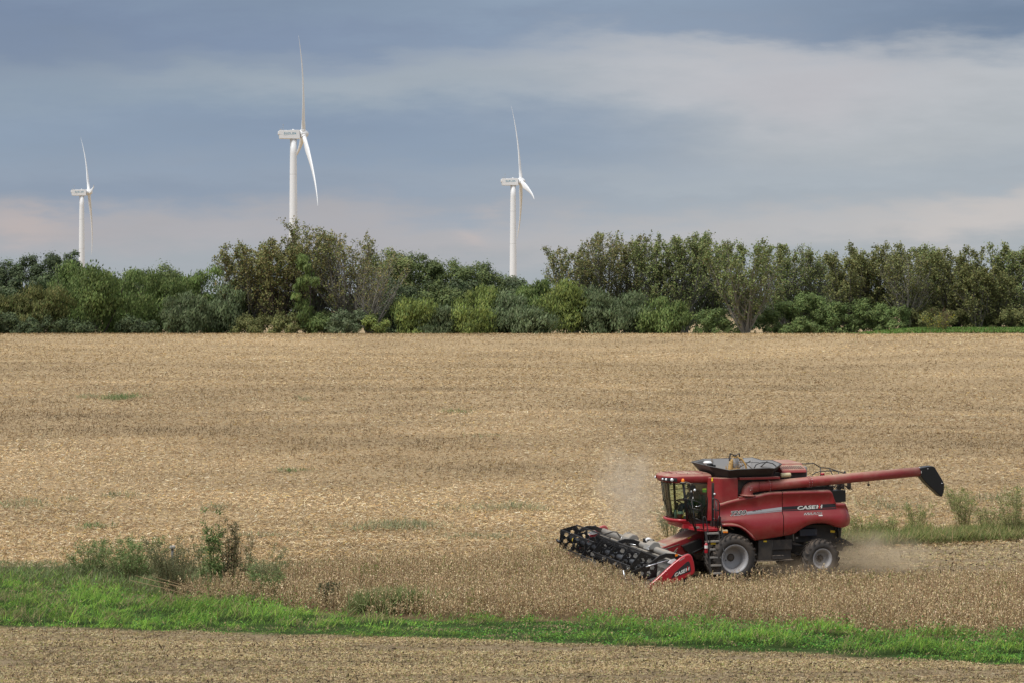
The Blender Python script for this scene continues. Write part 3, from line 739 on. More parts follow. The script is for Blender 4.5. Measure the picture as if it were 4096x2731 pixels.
for k in range(26):
    x = -2.2 - rng.random() * 3.2; y = 0.6 + rng.random() * 0.6
    mb.tube([(x, y, 3.52 + rng.random() * 0.1), (x - 0.15, y, 3.75 + rng.random() * 0.08), (x - 0.4, y + 0.1, 3.70), (x - 0.6, y, 3.55)], 0.016, 5)
for k in range(10):
    x = -4.3 - rng.random() * 1.4; mb.box((x, 0.9 + rng.random() * 0.2, 3.72), (0.12, 0.15, 0.25))
mb.build('engine_pipes', M['blackdust'], comb)['kind'] = 'stuff'

# unloading auger
A0 = Vector((-1.02, 1.36, 3.79)); A1 = Vector((-8.66, 1.50, 4.29))
ad = (A1 - A0).normalized()
mb = MB()
mb.tube([(-0.93, 1.34, 3.44), (-0.935, 1.34, 3.52), (-0.95, 1.34, 3.62), (-1.00, 1.345, 3.71), (-1.09, 1.35, 3.775), (-1.22, 1.355, 3.805), A0 + ad * 0.40], [0.29, 0.265, 0.25, 0.25, 0.245, 0.235, 0.225], 20)
mb.tube([A0 + ad * 0.35, A0 + ad * 4.5, A1], [0.215, 0.208, 0.200], 24)
mb.lathe([(0.36, 0), (0.36, 0.04), (0.28, 0.05)], (-0.95, 1.34, 3.45), (-0.05, 0, 1), 20)
aug = mb.build('unloading_auger', M['red_tube'], comb)
mb = MB()
for d, r_ in ((0.87, 0.240), (2.62, 0.236), (2.70, 0.236)):
    mb.lathe([(r_ - 0.02, -0.025), (r_, -0.02), (r_, 0.02), (r_ - 0.02, 0.025)], A0 + ad * d, ad, 24)
separate(mb.build('auger_flange', M['red_tube'], aug))
mb = MB()
for d in (0.87, 2.60, 2.72):
    for k in range(14):
        a = 2 * math.pi * k / 14; u = Vector((0, 1, 0)); w_ = ad.cross(u)
        mb.ball(A0 + ad * d + (u * math.cos(a) + w_ * math.sin(a)) * 0.242, 0.012, 6, 4)
for k in range(10):
    mb.ball((-0.98 - 0.05 * (k % 3), 1.585, 3.70 + 0.05 * (k // 3)), 0.013, 6, 4)
mb.build('bolts', M['silver'], aug)['kind'] = 'stuff'
mb = MB(); mb.lathe([(0.203, -0.01), (0.206, 0.0), (0.203, 0.01)], A1 + ad * 0.02, ad, 24); mb.build('collar', M['decal_w'], aug)
mb = MB(); mb.tube([A0 + ad * 5.35 + Vector((0, 0, -0.2)), A0 + ad * 5.35 + Vector((0, 0, -0.33))], 0.012, 5); mb.box(A0 + ad * 5.36 + Vector((0, 0, -0.36)), (0.07, 0.06, 0.09)); mb.build('work_light', M['black'], aug)
mb = MB()
mb.prism([(-8.62, 4.46), (-8.97, 4.515), (-9.18, 4.53), (-9.29, 4.50), (-9.47, 4.23), (-9.68, 3.91), (-9.75, 3.75), (-9.735, 3.455), (-9.66, 3.23), (-9.60, 3.22), (-9.25, 3.52), (-8.90, 3.83), (-8.70, 4.06)], 'Y', 1.28, 1.70)
mb.build('spout', principled('rubber_boot', (0.007, 0.007, 0.008), 0.38), aug, 0.07, 4)
mb = MB(); mb.ball((-9.62, 1.71, 3.79), 0.025, 8, 6); mb.ball((-8.98, 1.71, 4.42), 0.02, 8, 6); separate(mb.build('spout_bolts', M['silver'], aug), 'spout_bolt')

# cab
top = [(0.56, 0.97), (1.70, 0.97), (1.98, 0.86), (2.16, 0.62), (2.25, 0.32), (2.28, 0.0), (2.25, -0.32), (2.16, -0.62), (1.98, -0.86), (1.70, -0.97), (0.56, -0.97)]
mid = [(0.62, 0.99), (1.63, 0.99), (1.91, 0.87), (2.07, 0.62), (2.15, 0.32), (2.18, 0.0), (2.15, -0.32), (2.07, -0.62), (1.91, -0.87), (1.63, -0.99), (0.62, -0.99)]
bot = [(0.72, 0.93), (1.53, 0.93), (1.80, 0.80), (1.94, 0.58), (2.01, 0.30), (2.03, 0.0), (2.01, -0.30), (1.94, -0.58), (1.80, -0.80), (1.53, -0.93), (0.72, -0.93)]
def lev(pl, z): return [(x, y, z) for x, y in pl]
cabm = MB()
cabm.prism([(0.50, 0.9), (1.5, 0.9), (1.78, 0.78), (1.95, 0.5), (2.0, 0.0), (1.95, -0.5), (1.78, -0.78), (1.5, -0.9), (0.5, -0.9)], 'Z', 2.30, 2.44)
cabm.box((0.60, 0, 3.2), (0.08, 1.9, 1.6))
cab = cabm.build('cab', M['chassis'], comb, 0.02)
mb = MB()
rows = [lev(top, 3.98), lev(mid, 3.3), lev(bot, 2.48)]
wf = slice(1, 10)
mb.grid([r[wf] for r in rows]); mb.build('windscreen', M['glass'], cab)
for s_ in (1, -1):
    mb = MB(); rr_ = [[(0.60, s_ * 0.972, 3.96), (1.70, s_ * 0.972, 3.96)], [(0.66, s_ * 0.99, 3.3), (1.62, s_ * 0.99, 3.3)], [(0.74, s_ * 0.945, 2.47), (1.54, s_ * 0.945, 2.47)]]
    mb.grid(rr_); mb.build('cab_window', M['glass_dark'], cab)
mb = MB()
for s_ in (1, -1):
    mb.tube([(1.72, s_ * 0.975, 3.98), (1.64, s_ * 1.0, 3.3), (1.53, s_ * 0.945, 2.42)], 0.055, 8)
    mb.tube([(0.585, s_ * 0.975, 3.98), (0.64, s_ * 0.99, 3.25), (0.72, s_ * 0.94, 2.45)], 0.045, 8)
mb.tube([(0.60, 0.985, 3.955), (1.70, 0.985, 3.955)], 0.02, 6)
mb.prism([(0.70, 2.44), (1.52, 2.44), (1.48, 2.58), (1.15, 2.62), (0.84, 2.95), (0.70, 3.1)], 'Y', 0.90, 0.94)
mb.tube([(1.45, -0.93, 3.98), (1.40, -0.97, 3.3), (1.36, -0.93, 2.5)], 0.05, 6)
mb.tube([(1.60, -0.96, 3.56), (0.75, -0.96, 3.60)], 0.015, 5); mb.tube([(1.55, -0.96, 3.1), (0.75, -0.96, 3.1)], 0.015, 5)
mb.tube([(1.72, 0.93, 3.955), (1.97, 0.83, 3.95), (2.14, 0.6, 3.945), (2.23, 0.3, 3.94), (2.26, 0, 3.94), (2.23, -0.3, 3.94), (2.14, -0.6, 3.945), (1.97, -0.83, 3.95)], 0.02, 6)
mb.build('cab_pillars', M['black'], cab)
mb = MB(); mb.tube([(1.20, 0.975, 3.02), (1.05, 0.985, 3.02), (0.92, 0.985, 3.10)], 0.012, 5); mb.build('door_handle', M['silver'], cab)
mb = MB(); mb.box((0.80, 0.999, 3.735), (0.17, 0.006, 0.03)); mb.build('window_sticker', M['lime'], cab)
mb = MB(); mb.box((0.80, 1.0, 3.655), (0.17, 0.006, 0.11)); mb.build('window_sticker', principled('green_sticker', (0.08, 0.22, 0.03), 0.5), cab)
# red sill under the windscreen
mb = MB()
so = [(1.50, 0.97), (1.82, 0.85), (2.02, 0.62), (2.11, 0.32), (2.13, 0.0), (2.11, -0.32), (2.02, -0.62), (1.82, -0.85), (1.50, -0.97)]
mb.grid([[(x * 0.97, y * 0.97, 2.50) for x, y in so], [(x + 0.02, y * 1.02, 2.475) for x, y in so], [(x + 0.02, y * 1.02, 2.42) for x, y in so], [(x - 0.10, y * 0.97, 2.30) for x, y in so], [(x - 0.42, y * 0.9, 2.17) for x, y in so]])
mb.prism([(1.7, 0.94), (0.5, 0.94), (0.5, -0.94), (1.7, -0.94)], 'Z', 2.12, 2.29)
mb.build('cab_sill', M['red_clean'], cab, thick=0.02)
mb = MB(); mb.tube([(2.05, -0.75, 2.53), (2.35, -1.25, 2.60)], 0.03, 6); mb.box((2.40, -1.33, 2.61), (0.07, 0.22, 0.11)); mb.build('marker_lamp', M['cream'], comb)
# roof
def rpl(k, dx=0.0): return [(0.50, 1.0 * k), (1.72, 1.03 * k), (2.02, 0.98 * k), (2.26 + dx, 0.72 * k), (2.40 + dx, 0.36 * k), (2.44 + dx, 0.0), (2.40 + dx, -0.36 * k), (2.26 + dx, -0.72 * k), (2.02, -0.98 * k), (1.72, -1.03 * k), (0.50, -1.0 * k)]
mb = MB()
mb.grid([lev(rpl(0.86, -0.25), 3.985), lev(rpl(0.97, -0.10), 4.00), lev(rpl(1.0), 4.04), [(x, y, z + 0.05) for x, y, z in lev(rpl(1.02, 0.04), 4.19)], [(x, y, z) for x, y, z in lev(rpl(1.0, 0.02), 4.275)], lev(rpl(0.93, -0.08), 4.325), lev(rpl(0.55, -0.45), 4.362), lev(rpl(0.0, -0.8), 4.37)])
mb.prism([(0.52, 0.98), (2.0, 0.85), (2.22, 0.0), (2.0, -0.85), (0.52, -0.98)], 'Z', 3.99, 4.05)
roof = mb.build('cab_roof', M['red_roof'], cab)
mb = MB()
for x in (0.80, 1.12, 1.44, 1.75): mb.tube([(x, -0.80, 4.346), (x - 0.02, 0.0, 4.376), (x, 0.80, 4.346)], 0.008, 4)
mb.tube([(0.6, 0.80, 4.343), (1.75, 0.80, 4.343), (2.0, 0.6, 4.343), (2.12, 0.0, 4.352), (2.0, -0.6, 4.343)], 0.008, 4)
separate(mb.build('roof_seams', principled('seam_red', (0.16, 0.01, 0.015), 0.5), roof), 'roof_seam')
mb = MB()
for x, y in ((0.75, 0.6), (0.75, -0.5), (1.4, 0.6), (1.4, -0.5), (1.85, 0.5), (1.9, -0.3)): mb.ball((x, y, 4.372), 0.015, 6, 4)
separate(mb.build('roof_plugs', M['decal_k'], roof), 'roof_plug')
for sgn in (1, -1):
    mb = MB()
    pl = [(2.475, 0.02 * sgn), (2.455, 0.36 * sgn), (2.32, 0.735 * sgn), (2.07, 0.985 * sgn), (2.00, 1.005 * sgn)]
    mb.grid([[(x, y, 4.21) for x, y in pl[1:]], [(x + 0.01, y * 1.005, 4.14) for x, y in pl[1:]], [(x - 0.01, y, 4.065) for x, y in pl[1:]]], False)
    mb.build('light_panel', M['decal_k'], roof)
    for (x, y, a, r_) in ((2.43, 0.46, 20, 0.036), (2.35, 0.66, 40, 0.043), (2.18, 0.885, 55, 0.055)):
        mb = MB(); ax = Vector((math.cos(R(a)), sgn * math.sin(R(a)), 0))
        mb.lathe([(r_ * 1.25, 0.0), (r_ * 1.25, 0.02), (r_, 0.03), (r_ * 0.6, 0.045), (0, 0.05)], (x, y * sgn, 4.135), ax, 14); mb.build('headlight', M['lamp'], roof)
for sgn in (1, -1):
    mb = MB(); p = (1.80, 1.16 * sgn, 4.0)
    mb.lathe([(0.0, 0), (0.13, 0.0), (0.11, 0.05), (0.06, 0.07)], p, (0, 0, 1), 14); mb.box((1.80, 1.08 * sgn, 4.0), (0.1, 0.2, 0.04)); bbase = mb.build('beacon_bracket', M['blackdust'], cab)
    mb = MB(); mb.lathe([(0.062, 0.06), (0.066, 0.12), (0.055, 0.17), (0.02, 0.20), (0, 0.20)], p, (0, 0, 1), 14); mb.build('beacon', M['amber'], bbase)
# mirror
for sgn in (1, -1):
    mb = MB(); Y = lambda y: y * sgn
    mb.tube([(1.76, Y(1.12), 4.07), (1.60, Y(1.35), 4.03), (1.56, Y(1.42), 3.97), (1.49, Y(1.42), 4.02), (1.46, Y(1.42), 3.93)], 0.022, 6); mb.tube([(1.57, Y(1.42), 4.0), (1.57, Y(1.42), 3.3)], 0.014, 5)
    arm = mb.build('mirror_arm', M['blackdust'], cab)
    mb = MB(); mb.box((1.48, Y(1.45), 3.87), (0.22, 0.06, 0.16)); mb.box((1.53, Y(1.43), 3.60), (0.10, 0.05, 0.40)); separate(mb.build('mirror', M['black'], arm, 0.02))
    mb = MB(); mb.ball((1.40, Y(1.47), 3.745), (0.055, 0.05, 0.055), 10, 8); mb.build('work_light', M['lamp'], arm)
    mb = MB(); mb.box((1.555, Y(1.47), 3.70), (0.035, 0.01, 0.07)); mb.box((1.48, Y(1.47), 3.43), (0.035, 0.01, 0.08)); separate(mb.build('mirror_label', M['decal_w'], arm))
# wiper
mb = MB(); mb.tube([(2.36, 0.05, 4.02), (2.33, 0.05, 3.75), (2.26, 0.05, 3.25), (2.17, 0.05, 3.05)], 0.014, 5); mb.tube([(2.34, 0.12, 3.95), (2.23, 0.1, 3.4), (2.09, 0.08, 2.72)], 0.016, 5); mb.box((2.27, 0.07, 3.24), (0.05, 0.05, 0.08)); separate(mb.build('wiper', M['black'], cab))
# seat, console and steering wheel
mb = MB(); mb.box((1.02, -0.05, 2.86), (0.52, 0.52, 0.14)); mb.box((0.76, -0.05, 3.24), (0.14, 0.50, 0.74), Matrix.Rotation(R(-8), 3, 'Y')); mb.box((1.0, -0.05, 2.62), (0.3, 0.3, 0.36)); mb.build('seat', M['seat'], cab, 0.05)
mb = MB(); mb.box((1.15, 0.62, 2.80), (0.7, 0.38, 0.14)); mb.box((1.1, -0.5, 2.85), (0.8, 0.22, 0.2)); mb.box((0.72, 0.55, 3.0), (0.12, 0.6, 0.9)); separate(mb.build('cab_trim', M['gtrim'], cab, 0.03))
mb = MB(); mb.tube([(1.80, -0.05, 2.5), (1.60, -0.05, 3.10)], 0.05, 8)
cw = Vector((1.57, -0.05, 3.15)); axw = Vector((-0.45, 0, 0.9)).normalized()
u_ = Vector((0, 1, 0)); v_ = axw.cross(u_)
mb.tube([cw + (u_ * math.cos(2 * math.pi * k / 20) + v_ * math.sin(2 * math.pi * k / 20)) * 0.20 for k in range(21)], 0.017, 6)
for a in (90, 210, 330): mb.tube([cw, cw + (u_ * math.cos(R(a)) + v_ * math.sin(R(a))) * 0.2], 0.014, 5)
mb.build('steering_wheel', M['cap'], cab)

# platform, ladder, rails
mb = MB(); mb.prism([(1.50, 0.96), (1.35, 1.45), (1.16, 1.80), (1.08, 1.84), (0.46, 1.84), (0.36, 1.60), (0.30, 0.96)], 'Z', 2.07, 2.20); mb.build('platform', M['red_clean'], comb, 0.02)
mb = MB(); mb.box((1.30, 1.42, 2.215), (0.22, 0.2, 0.03)); mb.build('door_mat', M['greydust'], comb)
mb = MB()
for s_, x0, x1 in ((0, 1.17, 1.08), (1, 0.62, 0.60)):
    mb.beam((x0, 2.13, 2.12), (x1, 2.48, 0.40), 0.03, 0.12)
lad = mb.build('ladder', M['blackdust'], comb)
for k, (xa, xb, y, z) in enumerate([(1.165 - 0.017 * q, 0.622 - 0.004 * q, 2.15 + 0.065 * q, 2.04 - 0.318 * q) for q in range(6)]):
    mb = MB(); mb.box(((xa + xb) / 2, y, z), (xa - xb - 0.03, 0.16, 0.035)); mb.box(((xa + xb) / 2, y + 0.075, z - 0.02), (xa - xb - 0.03, 0.02, 0.06)); mb.build('step', M['step'], lad, 0.006)
mb = MB(); mb.box((0.88, 2.20, 1.62), (0.24, 0.01, 0.09)); mb.build('ladder_sticker', M['yellow'], lad)
def hrail(paths, name='handrail', r=0.022):
    mb = MB()
    for p in paths: mb.tube(p, r, 7)
    return separate(mb.build(name, M['black'], comb))
yr = 1.78
hrail([[(1.38, 1.45, 2.1), (1.82, 1.45, 3.25), (1.86, 1.45, 3.36), (1.80, 1.47, 3.42), (1.74, 1.5, 3.36), (1.40, 1.55, 2.1)],
       [(1.72, 1.5, 3.36), (1.60, yr, 3.36), (1.30, yr, 3.26), (1.24, yr, 3.2), (1.22, yr, 3.1), (1.16, yr, 2.45), (1.14, yr, 2.12)],
       [(1.62, 1.5, 3.0), (1.5, yr, 3.0), (1.22, yr, 2.90)], [(1.50, 1.5, 2.62), (1.4, yr, 2.58), (1.16, yr, 2.46)], [(1.56, 1.52, 3.36), (1.45, yr, 2.10)], [(1.44, yr, 2.2), (1.15, yr, 2.16)]])
hrail([[(0.74, 1.75, 2.25), (0.74, 1.75, 3.34), (0.70, 1.76, 3.42), (0.64, 1.78, 3.40), (0.52, 1.82, 3.34), (0.47, 1.84, 3.25), (0.46, 1.84, 2.2)],
       [(0.62, 1.78, 3.38), (0.62, 1.80, 2.2)], [(0.56, 1.80, 3.3), (0.56, 1.82, 2.2)], [(0.74, 1.75, 2.98), (0.62, 1.78, 2.95), (0.46, 1.84, 2.9)], [(0.74, 1.75, 2.6), (0.46, 1.84, 2.5)]])
hrail([[(1.19, 2.02, 2.0), (1.22, 1.95, 2.5), (1.20, 1.95, 2.68), (1.15, 1.98, 2.70), (1.10, 2.0, 2.6), (1.06, 2.05, 2.2), (1.05, 2.35, 1.6)],
       [(0.60, 2.05, 1.9), (0.58, 2.0, 2.55), (0.54, 2.0, 2.72), (0.48, 2.02, 2.66), (0.46, 2.05, 2.2), (0.52, 2.4, 1.5), (0.48, 2.62, 1.0), (0.50, 2.65, 0.95)]])
mb = MB(); mb.box((0.32, 2.02, 2.09), (0.26, 0.14, 0.10)); lampb = mb.build('marker_lamp', M['cream'], comb, 0.015)
mb = MB(); mb.box((0.34, 2.096, 2.06), (0.11, 0.012, 0.07)); mb.box((0.23, 2.096, 2.05), (0.06, 0.012, 0.06)); separate(mb.build('marker_lens', M['amber'], lampb))

# feeder house
mb = MB(); mb.prism([(2.85, 1.22), (0.75, 1.96), (0.5, 1.75), (0.75, 1.15), (2.7, 0.45)], 'Y', -0.68, 0.68); fh = mb.build('feeder_house', M['red_roof'], comb, 0.03)
mb = MB()
q = Matrix.Rotation(R(19.4), 3, 'Y')
for x in (2.52, 2.33): mb.box((x, 0.0, 1.957 - (x - 0.75) * 0.3525 - 0.002), (0.13, 1.2, 0.012), q)
separate(mb.build('wear_plate', M['greydust'], fh))
mb = MB(); mb.prism([(1.75, 1.40), (0.95, 1.68), (0.9, 1.62), (0.9, 1.30), (1.30, 1.02), (1.62, 1.20)], 'Y', 0.72, 0.98); mb.tube([(2.5, 0.85, 0.75), (1.2, 0.95, 1.15), (0.7, 0.95, 1.35)], 0.05, 8); mb.build('drive_shield', M['black'], comb, 0.02)
mb = MB(); mb.tube([(2.7, 0.78, 0.9), (2.45, 0.85, 1.15), (2.1, 0.85, 1.12), (1.9, 0.8, 1.3)], 0.03, 6); mb.tube([(2.6, 0.8, 0.8), (2.2, 0.9, 0.95), (1.95, 0.85, 1.2)], 0.025, 6); mb.tube([(2.75, 0.7, 1.2), (2.3, 0.8, 1.32), (1.8, 0.75, 1.45)], 0.025, 6); mb.box((2.75, 0.75, 1.22), (0.2, 0.25, 0.2)); separate(mb.build('hoses', M['blackdust'], comb), 'hose')
mb = MB(); mb.box((1.35, 0.685, 1.70), (0.16, 0.012, 0.03), q); mb.build('feeder_sticker', M['yellow'], comb)

# header with reel
HX, HZ, HR = 4.75, 1.14, 0.63
mb = MB()
mb.prism([(3.10, 0.25), (3.10, 1.30), (3.16, 1.36), (3.22, 1.30), (3.24, 0.45), (3.45, 0.24), (3.8, 0.20), (4.15, 0.24), (4.62, 0.14), (4.66, 0.10), (3.4, 0.10)], 'Y', -5.28, 5.28)
hdr = mb.build('header', M['greydust'], comb, 0.01)
mb = MB(); mb.tube([(3.22, -5.2, 1.40), (3.22, 5.2, 1.40)], 0.13, 14); mb.beam((3.36, -5.1, 1.25), (3.36, 5.1, 1.25), 0.12, 0.03); mb.build('header_beam', M['greydust'], hdr)
mb = MB(); mb.tube([(3.75, -5.2, 0.62), (3.75, 5.2, 0.62)], 0.20, 16)
for sgn in (1, -1):
    N_ = 150; ring = []
    for k in range(N_ + 1):
        f = k / N_; y = sgn * (5.15 - f * 4.5); a = sgn * f * 2 * math.pi * 8
        ring.append([(3.75 + 0.2 * math.cos(a), y, 0.62 + 0.2 * math.sin(a)), (3.75 + 0.34 * math.cos(a), y, 0.62 + 0.34 * math.sin(a))])
    mb.grid(ring)
mb.build('header_auger', M['greydust'], hdr)
mb = MB()
for k in range(105):
    y = -5.2 + k * 0.1; mb.add([(4.62, y - 0.03, 0.13), (4.62, y + 0.03, 0.13), (4.80, y, 0.11), (4.62, y, 0.16)], [(0, 1, 2), (0, 2, 3), (1, 3, 2), (0, 3, 1)])
mb.build('cutter_bar', M['black'], hdr)
# grey drive housings on the beam
for (y, w_) in ((1.65, 0.62), (-1.25, 0.95)):
    mb = MB(); mb.prism([(3.05, 1.40), (3.05, 1.60), (3.16, 1.72), (3.34, 1.73), (3.52, 1.60), (3.62, 1.40)], 'Y', y - w_ / 2, y + w_ / 2); mb.box((3.30, y - w_ * 0.15, 1.72), (0.12, 0.16, 0.12))
    mb.build('drive_housing', M['greydust'], hdr, 0.04)
mb = MB(); mb.ball((3.15, 0.72, 1.67), (0.13, 0.14, 0.10), 12, 8); mb.build('white_actuator', M['white'], hdr)
mb = MB(); mb.box((3.15, 1.02, 1.62), (0.22, 0.25, 0.20)); mb.box((3.15, 0.35, 1.60), (0.16, 0.2, 0.18)); mb.box((3.05, 0.1, 1.58), (0.12, 0.12, 0.12)); mb.tube([(3.0, 2.3, 1.40), (2.85, 1.9, 1.3), (2.75, 1.2, 1.32), (2.85, 0.8, 1.4)], 0.06, 8); mb.box((2.95, 2.0, 1.32), (0.25, 0.7, 0.22)); separate(mb.build('coupler', M['black'], hdr, 0.02))
mb = MB()
for p in ([(3.52, 2.0, 1.58), (3.66, 2.0, 1.47), (3.66, 2.3, 1.47)], [(3.9, -0.35, 1.56), (3.72, 0.1, 1.45), (3.62, 0.5, 1.45)], [(3.5, -1.7, 1.60), (3.62, -1.4, 1.50)]): mb.tube(p, 0.018, 6)
separate(mb.build('steel_pipe', M['silver'], hdr))
mb = MB(); mb.tube([(3.35, -2.3, 1.42), (3.50, -2.4, 1.66), (3.62, -2.5, 1.68), (3.95, -2.7, 1.55)], 0.035, 6); mb.build('hydraulic_hose', M['black'], hdr)
# reel arms, arched
for y in (-5.15, 0.02, 5.15):
    mb = MB()
    mb.prism([(3.15, 1.40), (3.30, 1.54), (3.60, 1.64), (3.95, 1.665), (4.2, 1.60), (4.55, 1.36), (4.86, 1.22), (4.86, 1.10), (4.6, 1.18), (4.25, 1.40), (3.95, 1.50), (3.6, 1.46), (3.35, 1.32), (3.2, 1.25)], 'Y', y - 0.045, y + 0.045)
    if y > 5: mb.beam((4.83, 5.20, 1.19), (5.36, 5.20, 0.99), 0.04, 0.06)
    mb.build('reel_arm', M['black'], hdr, 0.01)
for y in (5.22, 0.12, -5.02):
    mb = MB(); mb.tube([(3.9, y, 1.40), (4.62, y, 1.22)], 0.022, 6); mb.tube([(4.35, y + 0.01, 1.29), (4.80, y + 0.01, 1.17)], 0.03, 6); separate(mb.build('lift_cylinder', M['silver'], hdr))
mb = MB(); mb.tube([(HX, -5.05, HZ), (HX, 5.05, HZ)], 0.115, 18); mb.build('reel_tube', principled('reel_tube_paint', (0.035, 0.037, 0.042), 0.25), hdr)
mb = MB()
for y in (-4.45, 0.80): mb.lathe([(0.117, -0.03), (0.124, -0.03), (0.124, 0.03), (0.117, 0.03)], (HX, y, HZ), (0, 1, 0), 20)
separate(mb.build('yellow_band', M['yellow'], hdr))
def disc_holed(mb, y, r0, rout, nh, th=0.012, hole_r=0.105, phase=0.0, hole_at=0.29):
    """spider plate: hub ring, spokes and rim built as radial sectors with rounded openings"""
    na = nh * 12; rr_ = [0.11, hole_at - hole_r * 1.0, hole_at - hole_r * 0.75, hole_at - hole_r * 0.35, hole_at, hole_at + hole_r * 0.35, hole_at + hole_r * 0.75, hole_at + hole_r * 1.0, rout]
    for i in range(len(rr_) - 1):
        for k in range(na):
            a0 = 2 * math.pi * k / na + phase; a1 = 2 * math.pi * (k + 1) / na + phase
            rm = (rr_[i] + rr_[i + 1]) / 2; am = ((k + 0.5) % 12 - 6) / 12 * (2 * math.pi / nh)
            inside = ((rm - hole_at) / hole_r) ** 2 + (rm * am / hole_r) ** 2 < 1.0
            if inside: continue
            q_ = [(HX + r_ * math.cos(a), HZ + r_ * math.sin(a)) for r_, a in ((rr_[i], a0), (rr_[i + 1], a0), (rr_[i + 1], a1), (rr_[i], a1))]
            vs = [(x, y - th, z) for x, z in q_] + [(x, y + th, z) for x, z in q_]
            mb.add(vs, [(3, 2, 1, 0), (4, 5, 6, 7), (0, 1, 5, 4), (1, 2, 6, 5), (2, 3, 7, 6), (3, 0, 4, 7)])
def spider(y, ph, plate):
    mb = MB(); disc_holed(mb, y, 0.11, 0.44, 6, hole_r=0.092, phase=R(ph + 30))
    for k in range(5):
        a = R(ph + 72 * k); a2 = R(ph + 72 * (k + 1))
        p = (HX + HR * math.cos(a), HZ + HR * math.sin(a)); p2 = (HX + HR * math.cos(a2), HZ + HR * math.sin(a2))
        if plate:
            i1 = (HX + 0.46 * math.cos(a), HZ + 0.46 * math.sin(a)); i2 = (HX + 0.46 * math.cos(a2), HZ + 0.46 * math.sin(a2))
            mb.prism([p, p2, i2, i1], 'Y', y - 0.05, y - 0.035)
            m_ = ((p[0] + p2[0]) / 2, (p[1] + p2[1]) / 2); c_ = (HX + 0.44 * math.cos((a + a2) / 2 if a2 > a else 0), HZ + 0.44 * math.sin((a + a2) / 2))
            mb.prism([p, (HX + 0.40 * math.cos(a + 0.35), HZ + 0.40 * math.sin(a + 0.35)), (HX + 0.40 * math.cos(a - 0.35), HZ + 0.40 * math.sin(a - 0.35))], 'Y', y - 0.034, y - 0.014)
        else:
            mb.prism([p, (HX + 0.40 * math.cos(a + 0.30), HZ + 0.40 * math.sin(a + 0.30)), (HX + 0.40 * math.cos(a - 0.30), HZ + 0.40 * math.sin(a - 0.30))], 'Y', y - 0.034, y - 0.014)
    mb.build('reel_plate', M['black'], hdr)
    mb = MB()
    for k in range(36):
        a = 2 * math.pi * (k * 0.618); r_ = (0.42, 0.20, 0.36)[k % 3]
        if k % 3 == 2: a = R(ph + 30) + math.pi / 6 + (k // 3) * math.pi / 3
        mb.ball((HX + r_ * math.cos(a), y + 0.016, HZ + r_ * math.sin(a)), 0.011, 5, 3)
    mb.build('reel_bolts', M['silver'], hdr)['kind'] = 'stuff'
for y, ph, pl in ((5.02, 4, True), (3.35, 4, False), (1.68, 4, False), (0.16, 4, True), (-0.12, 40, False), (-1.7, 40, False), (-3.35, 40, False), (-5.0, 40, True)): spider(y, ph, pl)
for y0, y1, ph in ((0.18, 5.0, 4), (-4.98, -0.14, 40)):
    for k in range(5):
        a = R(ph + 72 * k); bx, bz = HX + HR * math.cos(a), HZ + HR * math.sin(a)
        mb = MB(); mb.tube([(bx, y0, bz), (bx, y1, bz)], 0.024, 8)
        n = int((y1 - y0) / 0.15)
        for j in range(n):
            y = y0 + 0.06 + j * 0.15
            mb.tube([(bx, y, bz - 0.01), (bx + 0.06, y, bz - 0.07), (bx + 0.11, y, bz - 0.15)], [0.009, 0.0075, 0.005], 4, False)
            mb.box((bx + 0.003, y, bz), (0.052, 0.018, 0.052))
        mb.build('tine_bar', dusty('tine_steel', (0.03, 0.031, 0.034), rough=0.30, metal=0.3, top=0.05, all_over=0.01) if (k == 0 and ph == 4) else bpy.data.materials['tine_steel'], hdr)
# crop dividers at both ends
dv = [(4.85, 0.36), (4.70, 0.52), (4.33, 0.81), (3.97, 1.12), (3.75, 1.30), (3.48, 1.49), (3.25, 1.61), (3.13, 1.645), (3.03, 1.62), (2.96, 1.52), (2.90, 1.33), (2.855, 1.05), (2.86, 0.93), (2.92, 0.84), (3.05, 0.78), (3.48, 0.60), (3.97, 0.44), (4.60, 0.22), (4.80, 0.22)]
dp = [(3.86, 0.72), (3.70, 0.94), (3.20, 1.345), (3.12, 1.36), (3.075, 1.30), (3.03, 1.05), (3.05, 0.97)]
for sgn in (1, -1):
    mb = MB(); mb.prism(dv, 'Y', 5.30 * sgn, 5.46 * sgn); d_ = mb.build('crop_divider', M['red_clean'], hdr, 0.05, 3)
    mb = MB(); mb.prism(dp, 'Y', 5.455 * sgn, 5.468 * sgn); mb.build('divider_panel', M['decal_k'], hdr)
    mb = MB(); mb.prism([(4.84, 0.36), (4.62, 0.2), (4.86, 0.12), (4.95, 0.2)], 'Y', 5.33 * sgn, 5.43 * sgn); mb.build('divider_shoe', M['black'], hdr)
    mb = MB(); mb.tube([(3.40, 5.2 * sgn, 1.44), (3.55, 5.28 * sgn, 1.55)], 0.02, 6); mb.box((3.58, 5.30 * sgn, 1.60), (0.13, 0.05, 0.10), Matrix.Rotation(R(15), 3, 'Y')); mb.build('lamp_arm', M['black'], hdr)
    mb = MB(); mb.box((3.583, 5.335 * sgn, 1.598), (0.10, 0.03, 0.075), Matrix.Rotation(R(15), 3, 'Y')); mb.build('amber_lamp', M['amber'], hdr)
    mb = MB(); mb.prism([(3.1, 0.3), (3.1, 1.3), (3.5, 1.2), (4.5, 0.5), (4.6, 0.15)], 'Y', 5.26 * sgn, 5.29 * sgn); mb.build('end_sheet', M['blackdust'], hdr)
    mb = MB(); mb.prism([(3.45, 1.32), (3.60, 1.44), (3.78, 1.40), (3.9, 1.30), (3.75, 1.26)], 'Y', 5.16 * sgn, 5.24 * sgn); mb.build('white_guard', M['white'], hdr)
